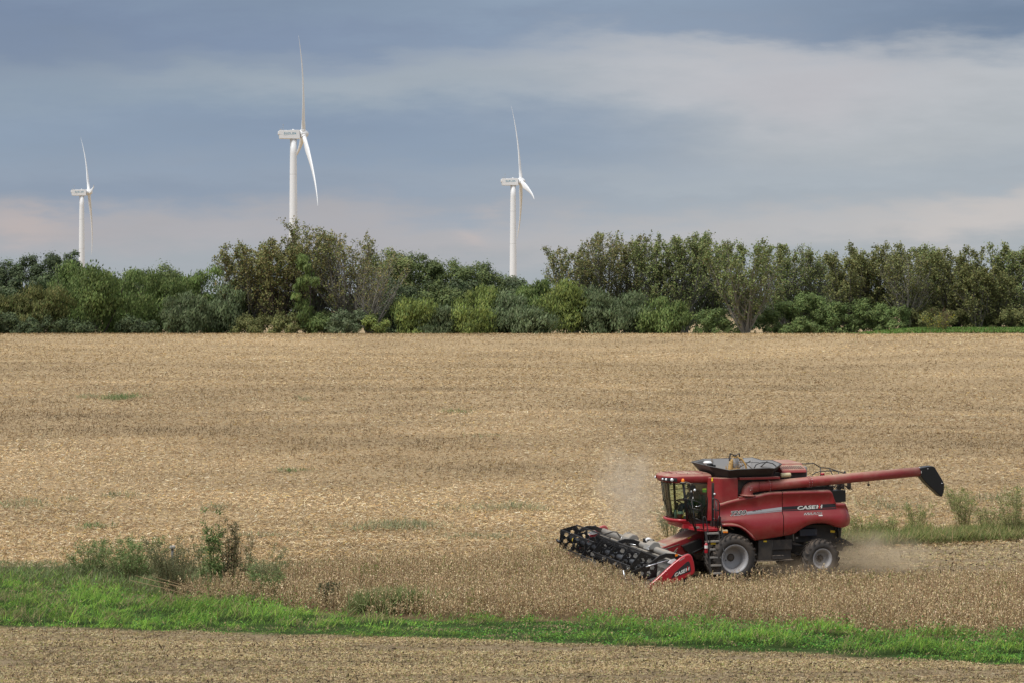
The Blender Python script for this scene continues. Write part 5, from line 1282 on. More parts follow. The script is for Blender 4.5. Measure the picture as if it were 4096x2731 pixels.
TREES = [
 # far row, left
 ('round', 8, 582, 90, 335, 'dark', 'dark broadleaf tree cut by the left edge of the picture, behind the willows', {}),
 ('round', 62, 584, 75, 338, 'dark', 'dark round-topped tree second from the left edge, standing behind brownish willow', {}),
 ('round', 112, 578, 72, 330, 'dark', 'dark tree just left of the tallest dark tree near the smallest turbine', {}),
 ('round', 155, 566, 66, 326, 'dark', 'tallest dark tree, touching the left side of the smallest turbine tower', {}),
 ('round', 345, 598, 100, 330, 'mid', 'dark green tree peeping over the willows between smallest and largest turbine', {}),
 ('round', 400, 616, 80, 334, 'mid', 'low green treetop in the dip between the two willow groups at left', {}),
 # far row, middle
 ('round', 885, 562, 95, 322, 'poplar_green', 'green tree right behind the half-bare leaning poplar', {}),
 ('round', 938, 576, 110, 328, 'mid', 'wide dark green tree in the back row, left of the narrow sprig top', {}),
 ('round', 985, 572, 60, 320, 'mid', 'narrow green tree whose sprig rises above the back row', {}),
 ('round', 1035, 592, 100, 330, 'mid', 'green back-row tree between the sprig top and the rounded top', {}),
 ('round', 1100, 588, 90, 326, 'mid', 'rounded green back-row tree left of the middle turbine tower', {}),
 ('round', 1160, 618, 90, 330, 'bush_grey', 'grey-green treetop directly in front of the middle turbine tower', {}),
 ('round', 900, 640, 110, 300, 'dark', 'dark shadowy tree low behind the bare leaning branches', {}),
 ('round', 1010, 650, 90, 300, 'mid', 'olive green tree behind the row of light bushes in the middle', {}),
 # far row, right
 ('round', 1900, 600, 90, 320, 'mid', 'dull green tree filling the notch between the two right poplar groups', {}),
 ('round', 2255, 600, 80, 300, 'mid', 'leafy green treetop between the last two poplars at right', {}),
 # willows left
 ('willow', 14, 672, 90, 268, 'willow_brown', 'yellowish low willow at the left edge beside the dark shrubs', {}),
 ('willow', 98, 645, 110, 266, 'willow_brown', 'brownish green willow, front row, left of the big weeping willow', {}),
 ('willow', 165, 592, 95, 290, 'willow', 'light green willow in front of the smallest turbine tower', {}),
 ('willow', 232, 600, 130, 264, 'willow', 'big weeping willow with dark hanging strands, right of the smallest turbine', {'lean': -0.05}),
 ('willow', 295, 598, 90, 276, 'willow', 'green willow leaning behind the big weeping willow', {}),
 ('willow', 362, 622, 100, 268, 'willow', 'dense green willow, front row, below the dip in the skyline at left', {}),
 ('willow', 420, 668, 80, 262, 'willow_grey', 'small grey-green willow in front of the tall green one, left of the poplars', {}),
 ('willow', 470, 600, 96, 272, 'willow', 'tall green willow standing next to the big poplars on their left', {}),
 ('willow', 525, 650, 80, 266, 'willow_grey', 'grey-green willow under the left edge of the big poplars', {}),
 # poplars around the largest turbine
 ('poplar', 575, 568, 110, 268, 'poplar', 'sparse olive poplar, leftmost of the big group by the largest turbine', {}),
 ('poplar', 636, 560, 100, 266, 'poplar', 'brownish poplar directly left of the largest turbine tower', {'bark': 'bark_dark'}),
 ('poplar', 716, 520, 120, 270, 'poplar', 'tallest thin-topped poplar, right in front of the largest turbine tower', {'sparse': 0.62}),
 ('bare', 795, 540, 110, 266, 'poplar', 'thin see-through poplar with grey branches, right of the tallest one', {'sparse': 0.40, 'bark': 'bark'}),
 ('bare', 845, 590, 110, 263, 'poplar', 'nearly bare poplar with pale branches leaning out to the right', {'sparse': 0.16, 'lean': 0.16, 'bark': 'bark_pale'}),
 ('willow', 704, 563, 52, 262, 'willow', 'green feathery treetop in front of the thin-topped poplar', {'sparse': 0.5}),
 # middle front row
 ('bush', 800, 712, 90, 261, 'bush_grey', 'grey-green bush below the bare leaning poplar', {}),
 ('bush', 866, 724, 58, 259, 'willow_bright', 'small bright green rounded bush on the crest, left of the taller light bush', {}),
 ('willow', 945, 680, 90, 262, 'willow_bright', 'light yellow-green bushy willow in the middle of the front row', {}),
 ('willow', 1015, 695, 90, 262, 'willow_grey', 'low grey-green willow, right of the light yellow-green one', {}),
 ('willow', 1106, 640, 90, 268, 'willow_bright', 'bright green willow just left of the middle turbine tower base', {}),
 ('willow', 1085, 690, 80, 261, 'willow_bright', 'low bright willow in front of the bright green one near the turbine', {}),
 ('willow', 1170, 668, 90, 264, 'willow_grey', 'grey-green willow at the foot of the middle turbine tower', {}),
 ('willow', 1228, 618, 84, 270, 'willow', 'green willow directly right of the middle turbine tower', {}),
 ('willow', 1300, 636, 110, 264, 'willow_bright', 'willow with yellow-green crown and dark forked trunk, under the first right poplars', {'lean': 0.05}),
 ('willow', 1378, 655, 90, 262, 'willow_grey', 'grey willow with a low crooked trunk, middle of the right front row', {'lean': 0.06}),
 ('willow', 1440, 662, 90, 264, 'willow_grey', 'grey-green willow between the crooked one and the pale-trunked poplar', {}),
 ('willow', 1520, 672, 84, 262, 'willow', 'small willow with two light green heads, left of the pale-trunked poplar', {}),
 ('willow', 1225, 700, 80, 260, 'willow_grey', 'low grey willow bush on the crest below the middle turbine', {}),
 # poplars right
 ('poplar', 1318, 580, 110, 282, 'poplar', 'leftmost poplar of the right-hand group, low and reddish olive', {'sparse': 0.6}),
 ('poplar', 1380, 548, 100, 284, 'poplar', 'thin reddish poplar second from the left in the right-hand group', {'sparse': 0.55}),
 ('bare', 1440, 543, 90, 286, 'poplar', 'almost leafless grey-twigged poplar in the right-hand group', {'sparse': 0.40}),
 ('poplar', 1518, 533, 90, 282, 'poplar_green', 'tall green-topped poplar, first of the three tallest on the right', {'sparse': 0.85}),
 ('poplar', 1572, 536, 84, 280, 'poplar_green', 'tall poplar in the middle of the three tallest on the right', {'sparse': 0.8}),
 ('poplar', 1625, 532, 84, 284, 'poplar_green', 'tall poplar, last of the three tallest on the right', {'sparse': 0.85}),
 ('poplar', 1712, 555, 130, 262, 'poplar_green', 'front poplar with several pale trunks spreading from one foot', {'bark': 'bark_pale', 'sparse': 0.8}),
 ('poplar', 1795, 562, 90, 278, 'poplar_green', 'sparse poplar just right of the pale-trunked one', {'sparse': 0.6, 'bark': 'bark_pale'}),
 ('poplar', 1858, 566, 84, 280, 'poplar_green', 'sparse poplar at the left of the notch in the right skyline', {'sparse': 0.5}),
 ('poplar', 1950, 575, 96, 270, 'olive', 'olive poplar at the right of the notch in the skyline', {}),
 ('poplar', 2015, 562, 100, 272, 'olive', 'dense olive poplar above the unloading spout', {}),
 ('bare', 2085, 566, 100, 266, 'olive', 'poplar with whitish bare branches showing through its crown', {'sparse': 0.55, 'bark': 'bark_pale'}),
 ('poplar', 2135, 556, 90, 274, 'poplar_green', 'tallest wind-blown poplar in the last group at right', {}),
 ('poplar', 2195, 566, 90, 268, 'olive', 'dark olive poplar to the right of the tallest in the last group', {}),
 ('poplar', 2245, 610, 80, 264, 'olive', 'shorter olive poplar above the green bank', {}),
 ('poplar', 2335, 560, 96, 272, 'poplar_green', 'poplar cut by the right edge of the picture', {}),
 ('poplar', 2290, 625, 70, 266, 'olive', 'low dull poplar beside the one at the right edge', {}),
 # understory right
 ('bush', 1640, 712, 90, 263, 'bush', 'dull green bush left of the spreading pale trunks', {}),
 ('bush', 1790, 690, 90, 266, 'bush', 'tall green bush right of the spreading pale trunks', {}),
 ('bush', 1855, 672, 100, 268, 'bush', 'large green bush below the notch in the right skyline', {}),
 ('bush', 1925, 690, 90, 264, 'bush', 'broad dark green bush right of the large one under the notch', {}),
 ('bush', 1990, 684, 84, 265, 'bush', 'green bush under the dense olive poplar', {}),
 ('bush', 2050, 700, 84, 263, 'bush', 'dark bush under the whitish bare branches', {}),
 ('bush', 1830, 728, 84, 260, 'bush', 'low bush on the crest in front of the large one under the notch', {}),
 ('bush', 2120, 706, 84, 265, 'olive', 'olive bush left of the yellow flowering weed on the bank', {}),
 ('bush', 2215, 708, 90, 266, 'olive', 'olive bush behind the green bank at right', {}),
 ('bush', 2310, 706, 90, 265, 'olive', 'dull bush on the green bank near the right edge', {}),
 # understory left
 ('bush', 20, 722, 90, 262, 'dark', 'dark shrub at the left edge on the crest', {}),
 ('bush', 90, 726, 84, 261, 'dark', 'dark green shrub under the brownish willow', {}),
 ('bush', 185, 728, 80, 262, 'dark', 'low dark shrub left of the weeping strands', {}),
 ('bush', 320, 732, 84, 262, 'dark', 'low dark shrub under the dense green willow', {}),
 ('bush', 590, 722, 90, 263, 'olive', 'dull shrub at the foot of the leftmost big poplar', {}),
 ('bush', 665, 716, 90, 263, 'olive', 'dull shrub at the foot of the brownish poplar', {}),
 ('bush', 740, 716, 84, 263, 'bush', 'shrub at the foot of the tallest thin-topped poplar', {}),
]
for kind, px, top_, w_, d_, ls, lb, kw in TREES: tree_at(kind, px, top_, w_, d_, ls, lb, **kw)

def woodland():
    """the far wood behind the front trees, one dark mass"""
    rng = np.random.RandomState(77); nc = 900
    d = rng.uniform(300, 352, nc); x = rng.uniform(-0.31, 0.31, nc) * d
    hh = (3.0 + 4.6 * fbm(x / 9.0, d / 30.0, 3)) + 2.2 * (1 - sst(-75, -58, x)) + 2.2 * np.exp(-((x + 8) / 14.0) ** 2)
    zc = gz(x, d) + 1.0 + hh * rng.rand(nc) ** 0.75
    Cc = np.stack([x, d, zc], -1); rad = rng.uniform(0.9, 1.7, nc)
    Q, C = clump_leaves(rng, Cc, rad, 120000, 0.36, LEAF['dark'] + [(0.075, 0.105, 0.045), (0.09, 0.12, 0.05)], [1, 0.8, 0.7, 0.6, 0.4], 0.9, 0.3, 0.25, 1.2)
    o = fastmesh('woodland', Q, C, M['leaf']); tag(o, 'dark far-off wood filling in behind the row of trees', 'wood', kind='stuff')
woodland()
# ------------------------------------------------------------------ field cover
def scatter_wedge(rng, n, d0, d1, p=1.2, margin=0.275):
    """points in the wedge of land ahead, thinning with distance"""
    u = rng.rand(n); d = (d0 ** (1 - p) + u * (d1 ** (1 - p) - d0 ** (1 - p))) ** (1 / (1 - p))
    return rng.uniform(-1, 1, n) * (margin * d + 4), d
def terrain_normal(x, y):
    e = 0.5; a = (gz(x + e, y) - gz(x - e, y)) / (2 * e); b = (gz(x, y + e) - gz(x, y - e)) / (2 * e)
    return norm(np.stack([-a, -b, np.ones_like(a)], -1))

def corn_cover():
    rng = np.random.RandomState(11)
    n = 620000
    x, y = scatter_wedge(rng, n, 86, 262, 1.4, 0.335)
    tone = 0.5 * fbm(x / 30.0, y / 16.0, 3) + 0.5 * fbm(x / 22.0 + 5, (y - 0.10 * x) / 2.4, 3); tone2 = fbm(x / 5.0 + 9, y / 3.0, 2)
    # flattened pale band low on the slope, browner standing band above it on the left
    wob = 5.0 * (fbm(x / 14.0, y / 9.0, 2) - 0.5)
    pale = 1.0 * np.exp(-((y + wob - (107 - 0.38 * x)) / 7.5) ** 2) * (1 - 0.7 * sst(3, 14, x)) + 0.35 * np.exp(-((y + wob - 235) / 22.0) ** 2) + 0.4 * np.exp(-((y - 92) / 4.0) ** 2) * (1 - sst(6, 12, x))
    brown = 1.15 * np.exp(-((y + wob - (125 - 0.63 * x)) / 8.5) ** 2) * (1 - sst(-6, 8, x)) + 0.75 * np.exp(-((y + wob - 137) / 14.0) ** 2) * sst(2, 16, x) + 0.4 * np.exp(-((y + wob - 104) / 5.0) ** 2) * sst(14, 20, x)
    keep = (y > far_edge(x) - 0.4 - 1.0 * rng.rand(n)) & (rng.rand(n) < 0.75 + 0.5 * tone2)
    keep &= ~((x > 44) & (y > 250)) | (rng.rand(n) < 0.5)
    x, y, tone, tone2, pale, brown = [a[keep] for a in (x, y, tone, tone2, pale, brown)]; n = len(x)
    N0 = terrain_normal(x, y); z = gz(x, y)
    az = rng.vonmises(0.25, 0.9, n) ; el = rng.normal(0, 0.26, n)
    stand = rng.rand(n) < (0.06 + 0.12 * brown + 0.14 * sst(238, 252, y)) * (0.4 + 1.8 * (tone2 > 0.52))
    v = y - 0.12 * x; v2 = np.round(v / 0.76) * 0.76 + rng.normal(0, 0.06, n); y = np.where(stand, v2 + 0.12 * x, y); z = gz(x, y)
    el = np.where(stand, rng.uniform(0.7, 1.5, n), el)
    T = np.stack([np.cos(az) * np.cos(el), np.sin(az) * np.cos(el), np.sin(el)], -1)
    N = norm(N0 + rng.normal(0, 0.50, (n, 3))); N = norm(N - T * (N * T).sum(1, keepdims=True))
    grow_ = 1 + 0.9 * sst(100, 220, y)
    L = rng.uniform(0.07, 0.29, n) * np.where(stand, 0.95, 1.0); L = L * (0.9 + 0.1 * grow_)
    Wd = rng.uniform(0.013, 0.036, n) * grow_ * np.where(stand, 0.75, 1.0)
    lift = np.where(stand, L * 0.5 * np.sin(el), rng.uniform(0.015, 0.09, n) + 0.06 * rng.rand(n) ** 3)
    P = np.stack([x, y, z + lift], -1)
    cols = np.array([(0.62, 0.485, 0.32), (0.54, 0.39, 0.225), (0.46, 0.31, 0.165), (0.345, 0.22, 0.115), (0.17, 0.11, 0.065), (0.72, 0.63, 0.48), (0.56, 0.38, 0.14)])
    w = np.array([0.22, 0.23, 0.18, 0.14, 0.11, 0.09, 0.03])
    C = pick_col(cols, w, n, rng, 0.16, 0.03)
    mean_ = np.array([0.46, 0.335, 0.20]); fadec = (1 - 0.40 * sst(110, 230, y))[:, None]; C = mean_ + (C - mean_) * fadec
    mid_ = np.exp(-((y - 150) / 38.0) ** 2)
    k = 0.87 + 0.06 * (1 - sst(95, 125, y)) - 0.09 * mid_ + 1.35 * (tone - 0.5) + 0.24 * pale - 0.36 * brown
    C = C * (1 + np.stack([0 * mid_, 0 * mid_, -0.10 + 0.03 * mid_], -1))
    C = C * k[:, None]; C = C * (1 - 0.10 * brown[:, None] * np.array([0, 0.4, 1.0])); C = C * np.where(stand & (rng.rand(n) < 0.75), 0.55, 1.0)[:, None]
    o = fastmesh('corn_stubble', cards(P, T, N, L, Wd), C, M['husk'])
    tag(o, 'pale flattened corn husks and cut stalks covering the rising field', 'corn stubble', kind='stuff')
corn_cover()

def straw_cover(name, label, n, region, x, y, rng, size=1.0, bright=1.0):
    keep = region(x, y); x = x[keep]; y = y[keep]; n = len(x)
    z = gz(x, y); t = 0.55 * fbm(x * 0.10, y * 1.1, 3) + 0.45 * fbm(x * 0.7, y * 2.4, 3); t2 = vnoise(x * 2.5, y * 6); t = np.clip((t - 0.34) / 0.32, 0, 1)
    k2 = rng.rand(n) < np.clip(0.12 + 1.0 * t + 0.5 * (t2 - 0.4), 0.06, 1); x, y, z, t = x[k2], y[k2], z[k2], t[k2]; n = len(x)
    az = rng.vonmises(0.1, 0.4, n); stub = rng.rand(n) < 0.16
    el = np.where(stub, rng.uniform(0.8, 1.5, n), rng.normal(0, 0.28, n))
    T = np.stack([np.cos(az) * np.cos(el), np.sin(az) * np.cos(el), np.sin(el)], -1)
    N = norm(rng.normal(0, 0.5, (n, 3)) + np.array([0, -0.25, 1.0])); N = norm(N - T * (N * T).sum(1, keepdims=True))
    L = size * np.where(stub, rng.uniform(0.06, 0.15, n), rng.uniform(0.05, 0.19, n)); Wd = size * rng.uniform(0.014, 0.034, n)
    P = np.stack([x, y, z + np.where(stub, L * 0.45, 0.012 + 0.035 * rng.rand(n))], -1)
    C = pick_col([(0.46, 0.36, 0.20), (0.38, 0.29, 0.155), (0.31, 0.22, 0.12), (0.50, 0.42, 0.26), (0.19, 0.135, 0.08), (0.26, 0.25, 0.085)], [0.27, 0.24, 0.17, 0.12, 0.12, 0.09], n, rng, 0.18, 0.04)
    dk = rng.rand(n) < 0.05 * (vnoise(x * 1.2, y * 3.0) > 0.6) + 0.008; C[dk] = np.array([0.05, 0.036, 0.026]); L = np.where(dk, L * 1.3, L); Wd = np.where(dk, Wd * 1.5, Wd)
    C = C * (bright * (0.66 + 0.46 * t))[:, None]
    o = fastmesh(name, cards(P, T, N, L, Wd), C, M['husk'])
    tag(o, label, 'chopped straw', kind='stuff')
rng = np.random.RandomState(21)
x, y = scatter_wedge(rng, 480000, 56, 73, 1.5, 0.335)
straw_cover('chopped_straw', 'chopped tan bean straw covering the near field below the green strip', 0, lambda x, y: y < grass_bot(x) - 0.05, x, y, rng, 0.82)
n = 190000; x = rng.uniform(-3, 42, n); y = rng.uniform(70, 106, n)
def cut_region(x, y):
    lx, ly = to_combine(x, y); return (ly < 5.5) & (lx < 4.3) & (y < far_edge(x) + 0.3 * np.sin(x * 1.3)) & (y > 70)
straw_cover('chopped_straw', 'chopped straw on the freshly cut strip behind the combine', 0, cut_region, x, y, rng, 1.15, 1.0)

def grass_cover():
    rng = np.random.RandomState(31)
    n = 500000
    x, y = scatter_wedge(rng, n, 59, 88, 1.2, 0.335)
    lx, ly = to_combine(x, y)
    # the strip, plus its rank left end beside the weeds
    gt = grass_top(x) + 1.3 * (fbm(x * 0.6, y * 0.2 + 7.0, 3) - 0.5) + 0.2
    keep = (y > grass_bot(x) - 0.1 + 0.9 * (fbm(x * 0.9, 2.0 + y * 0.3, 3) - 0.55)) & (y < gt); x = x[keep]; y = y[keep]; gt = gt[keep]
    t = 0.5 * fbm(x * 0.32, y * 0.8, 2) + 0.5 * fbm(x * 1.0, y * 2.0, 2); t2 = fbm(x * 1.5 + 4, y * 3.0, 2)
    k = rng.rand(len(x)) < np.clip(0.05 + 2.3 * (t2 - 0.25), 0.06, 1); x, y, t, t2, gt = x[k], y[k], t[k], t2[k], gt[k]; n = len(x)
    left = 1 - sst(-14, -6, x); right = sst(-4, 5, x)
    tuft = np.clip((t - 0.47) * 5.5, 0, 1) ** 0.8 * np.clip(0.6 + 0.8 * t2, 0, 1)
    edge = np.clip((y - grass_bot(x)) / 0.8, 0.35, 1)
    H = (0.06 + 0.42 * tuft + 0.12 * left * t2 + 0.05 * t2) * edge * rng.uniform(0.6, 1.2, n)
    clover = rng.rand(n) < 0.55 * right * (1 - tuft) + 0.12
    az = rng.uniform(0, 2 * math.pi, n); lean_ = rng.uniform(0.25, 1.3, n)
    T = norm(np.stack([np.cos(az) * lean_ + 0.25, np.sin(az) * lean_ - 0.05, np.ones(n)], -1))
    N = norm(np.stack([-np.cos(az), -np.sin(az), lean_ + 0.35], -1) + rng.normal(0, 0.45, (n, 3)) + np.array([0, -0.25, 0.2]))
    N = np.where(clover[:, None], norm(rng.normal(0, 0.6, (n, 3)) + np.array([0, -0.2, 1.0])), N)
    T = np.where(clover[:, None], rand_tangent(rng, N), norm(T - N * (T * N).sum(1, keepdims=True)))
    L = np.where(clover, rng.uniform(0.04, 0.09, n), H / 0.8); Wd = np.where(clover, L * 0.85, rng.uniform(0.010, 0.024, n))
    z0 = gz(x, y) + 0.24 * tuft * edge * np.where(clover, 1, 0.25)
    P = np.stack([x, y, z0 + np.where(clover, H * rng.uniform(0.3, 1.1, n), H * 0.45)], -1)
    bright = np.array([(0.180, 0.320, 0.040), (0.130, 0.250, 0.038), (0.270, 0.410, 0.060), (0.070, 0.140, 0.030), (0.28, 0.31, 0.10)])
    C = pick_col(bright, [0.3, 0.3, 0.16, 0.2, 0.04], n, rng, 0.22, 0.05)
    hue = vnoise(x * 0.25 + 3, y * 0.6)[:, None]
    C = C * np.where(clover[:, None], np.array([0.62, 0.86, 0.95]), 1.0) * (0.50 + 0.98 * hue); bare = fbm(x * 0.7 + 3, y * 2.2 + 8, 2); C = np.where(((bare > 0.63) & (rng.rand(n) < 0.6))[:, None], np.array([0.30, 0.24, 0.13]) * rng.uniform(0.6, 1.2, (n, 1)), C) 
    dry = rng.rand(n) < 0.04; C[dry] = np.array([0.38, 0.30, 0.14])
    o = fastmesh('green_grass', cards(P, T, N, L, Wd, True), C, M['blade'])
    tag(o, 'bright green grass and clover strip between the bean crop and near stubble', 'grass', kind='stuff')
    # rank, greyer grass at the left end and along the edge of the crop
    n = 110000
    x = rng.uniform(-27, 27, n); y = rng.uniform(66, 90, n); lx, ly = to_combine(x, y)
    gt = grass_top(x); wl = (x < -8.5) & (y > gt - 0.4) & (y < far_edge(x) + 0.7) & (rng.rand(n) < 0.9)
    we = (np.abs(y - gt - 0.25) < 0.9 * vnoise(x * 0.6, 11.0)) & (vnoise(x * 0.35, 5.0) > 0.35) & (rng.rand(n) < 0.6)
    er = (x > 9) & (y > far_edge(x) - 0.2) & (y < far_edge(x) + 1)
    k = (wl | we); x, y = x[k], y[k]; n = len(x)
    nearg = np.clip(1 - (y - grass_top(x)) / 4.5, 0, 1)
    t = fbm(x * 0.5 + 5, y * 0.9, 3); H = (0.22 + 0.55 * np.clip(t - 0.3, 0, 1)) * rng.uniform(0.6, 1.25, n) * np.where(x < -8.5, 1.0, 0.7)
    az = rng.uniform(0, 2 * math.pi, n); ln = rng.uniform(0.2, 1.2, n)
    T = norm(np.stack([np.cos(az) * ln + 0.2, np.sin(az) * ln, np.ones(n)], -1)); N = norm(np.stack([-np.cos(az), -np.sin(az), ln + 0.4], -1) + rng.normal(0, 0.45, (n, 3)) + np.array([0, -0.25, 0.2])); T = norm(T - N * (T * N).sum(1, keepdims=True))
    P = np.stack([x, y, gz(x, y) + H * 0.45], -1)
    C1 = pick_col([(0.165, 0.205, 0.085), (0.125, 0.165, 0.065), (0.22, 0.23, 0.11), (0.34, 0.28, 0.15), (0.085, 0.12, 0.045)], [0.3, 0.3, 0.15, 0.1, 0.15], n, rng, 0.25, 0.06)
    C2 = pick_col(bright * 0.8, [0.3, 0.3, 0.16, 0.2, 0.04], n, rng, 0.22, 0.05)
    C = np.where((rng.rand(n) < nearg * 0.55)[:, None], C2, C1)
    o = fastmesh('rank_grass', cards(P, T, N, H / 0.8, rng.uniform(0.015, 0.034, n), True), C, M['blade'])
    tag(o, 'grey-green rank grass around the weeds at the left end of the crop', 'grass', kind='stuff')
    # grassy margin behind the cut strip on the right, and the bank at the crest
    n = 260000
    x = np.concatenate([rng.uniform(6, 44, n), rng.uniform(43, 90, 36000)]); y = np.concatenate([rng.uniform(88, 112, n), rng.uniform(250, 264, 36000)])
    fe = far_edge(x); dep = (y - fe); t = fbm(x * 0.30 + 2, y * 0.5, 3)
    k = ((y < 120) & (dep > -0.3) & (dep < 1.8 + 9.0 * np.clip(t - 0.26, 0, 1) * sst(7, 16, x)) & (rng.rand(len(x)) < 0.92 - 0.05 * dep)) | ((y > 200) & (rng.rand(len(x)) < sst(43, 56, x)))
    x, y, t, dep = x[k], y[k], t[k], dep[k]; n = len(x); far = y > 200
    H = np.where(far, 0.35, 0.30 + 0.8 * np.clip(t - 0.25, 0, 1)) * rng.uniform(0.5, 1.3, n)
    az = rng.uniform(0, 2 * math.pi, n); ln = rng.uniform(0.2, 1.2, n)
    T = norm(np.stack([np.cos(az) * ln + 0.15, np.sin(az) * ln, np.ones(n)], -1)); N = norm(np.stack([-np.cos(az), -np.sin(az), ln + 0.4], -1) + rng.normal(0, 0.45, (n, 3)) + np.array([0, -0.25, 0.2])); T = norm(T - N * (T * N).sum(1, keepdims=True))
    P = np.stack([x, y, gz(x, y) + H * 0.45], -1)
    C = pick_col([(0.20, 0.215, 0.065), (0.13, 0.17, 0.05), (0.27, 0.24, 0.10), (0.33, 0.26, 0.13), (0.09, 0.13, 0.035)], [0.28, 0.28, 0.18, 0.14, 0.12], n, rng, 0.2, 0.05)
    C = np.where(far[:, None], pick_col([(0.085, 0.165, 0.03), (0.11, 0.19, 0.04), (0.17, 0.17, 0.06)], [0.5, 0.35, 0.15], n, rng), C)
    Wd = np.where(far, 0.16, rng.uniform(0.016, 0.036, n))
    for nm, lab, kk in (('margin_grass', 'yellowish tall grass margin between the cut strip and corn stubble', ~far), ('bank_grass', 'green grass on the bank at the right end of the crest', far)):
        o = fastmesh(nm, cards(P[kk], T[kk], N[kk], H[kk] / 0.8, Wd[kk], True), C[kk], M['blade']); tag(o, lab, 'grass', kind='stuff')
grass_cover()

def bean_cover():
    rng = np.random.RandomState(41)
    n = 56000
    x = rng.uniform(-15, 42, n); y = rng.uniform(62, 90, n)
    # sown in rows along the combine's course
    lx, ly = to_combine(x, y); row = 0.40; ly2 = np.round(ly / row) * row + rng.normal(0, 0.07, n)
    x = PX - CA * lx + SA * ly2; y = PY - SA * lx - CA * ly2
    lx, ly = to_combine(x, y)
    cut = (lx < 4.75) & (ly < 5.52)
    k = (y > grass_top(x) + 0.15 + 0.5 * (vnoise(x * 0.8, 2.0) - 0.3)) & (y < bean_far(x) + 0.4) & ~cut & (rng.rand(n) < np.clip(sst(-15, -10.5, x), 0.0, 1))
    x, y = x[k], y[k]; n = len(x)
    t = fbm(x * 0.5, y * 0.8, 3); h = (0.46 + 0.54 * t) * rng.uniform(0.65, 1.28, n) * np.clip(0.45 + (y - grass_top(x)) / 1.6, 0.45, 1)
    per = 24; ax_ = rng.uniform(-0.16, 0.16, (n, 2))
    f = rng.rand(n, per) ** 0.75; f[:, 0] = 1.0
    spread = 0.125 * (1 - 0.75 * f) + 0.012
    a = rng.uniform(0, 2 * math.pi, (n, per)); r_ = spread * np.sqrt(rng.rand(n, per))
    H = h[:, None] * (0.16 + 0.84 * f)
    P = np.stack([x[:, None] + ax_[:, :1] * H + r_ * np.cos(a), y[:, None] + ax_[:, 1:] * H + r_ * np.sin(a), gz(x, y)[:, None] + H], -1).reshape(-1, 3)
    m = len(P)
    T = norm(np.stack([rng.normal(0, 0.55, m), rng.normal(0, 0.55, m), rng.uniform(0.4, 1.6, m)], -1)); N = orient(rng, m, (-0.1, -0.6, 0.4), 1.0); N = norm(N - T * (N * T).sum(1, keepdims=True))
    L = rng.uniform(0.035, 0.085, m); Wd = L * rng.uniform(0.28, 0.6, m)
    cols = [(0.60, 0.465, 0.275), (0.49, 0.365, 0.205), (0.74, 0.60, 0.385), (0.26, 0.180, 0.105), (0.28, 0.265, 0.11), (0.17, 0.19, 0.065)]
    C = pick_col(cols, [0.30, 0.28, 0.16, 0.18, 0.05, 0.03], m, rng, 0.2, 0.05)
    g = np.repeat((vnoise(x * 0.7 + 8, y * 1.1) > 0.80) & (rng.rand(n) < 0.35), per); C[g] = pick_col([(0.13, 0.17, 0.045), (0.19, 0.21, 0.06)], [1, 1], int(g.sum()), rng)
    tn = np.repeat(0.84 + 0.34 * fbm(x * 0.9, y * 1.2, 2), per)[:, None]
    Q1 = cards(P, T, N, L, Wd, True)
    # stems
    top_ = np.stack([x + ax_[:, 0] * h, y + ax_[:, 1] * h, gz(x, y) + h], -1); bt_ = np.stack([x, y, gz(x, y)], -1); T2 = norm(top_ - bt_); az = rng.uniform(0, math.pi, n); N2 = np.stack([np.cos(az), np.sin(az), np.zeros(n)], -1)
    N2 = norm(N2 - T2 * (N2 * T2).sum(1, keepdims=True))
    Q2 = cards((top_ + bt_) / 2, T2, N2, h, np.full(n, 0.018)); C2 = pick_col([(0.36, 0.26, 0.14), (0.27, 0.18, 0.10)], [1, 1], n, rng)
    o = fastmesh('soybean_crop', np.concatenate([Q1, Q2]), np.concatenate([C * tn, C2]), M['bean'])
    tag(o, 'dry tan soybean plants standing in front of the combine reel', 'soybeans', kind='stuff')
bean_cover()

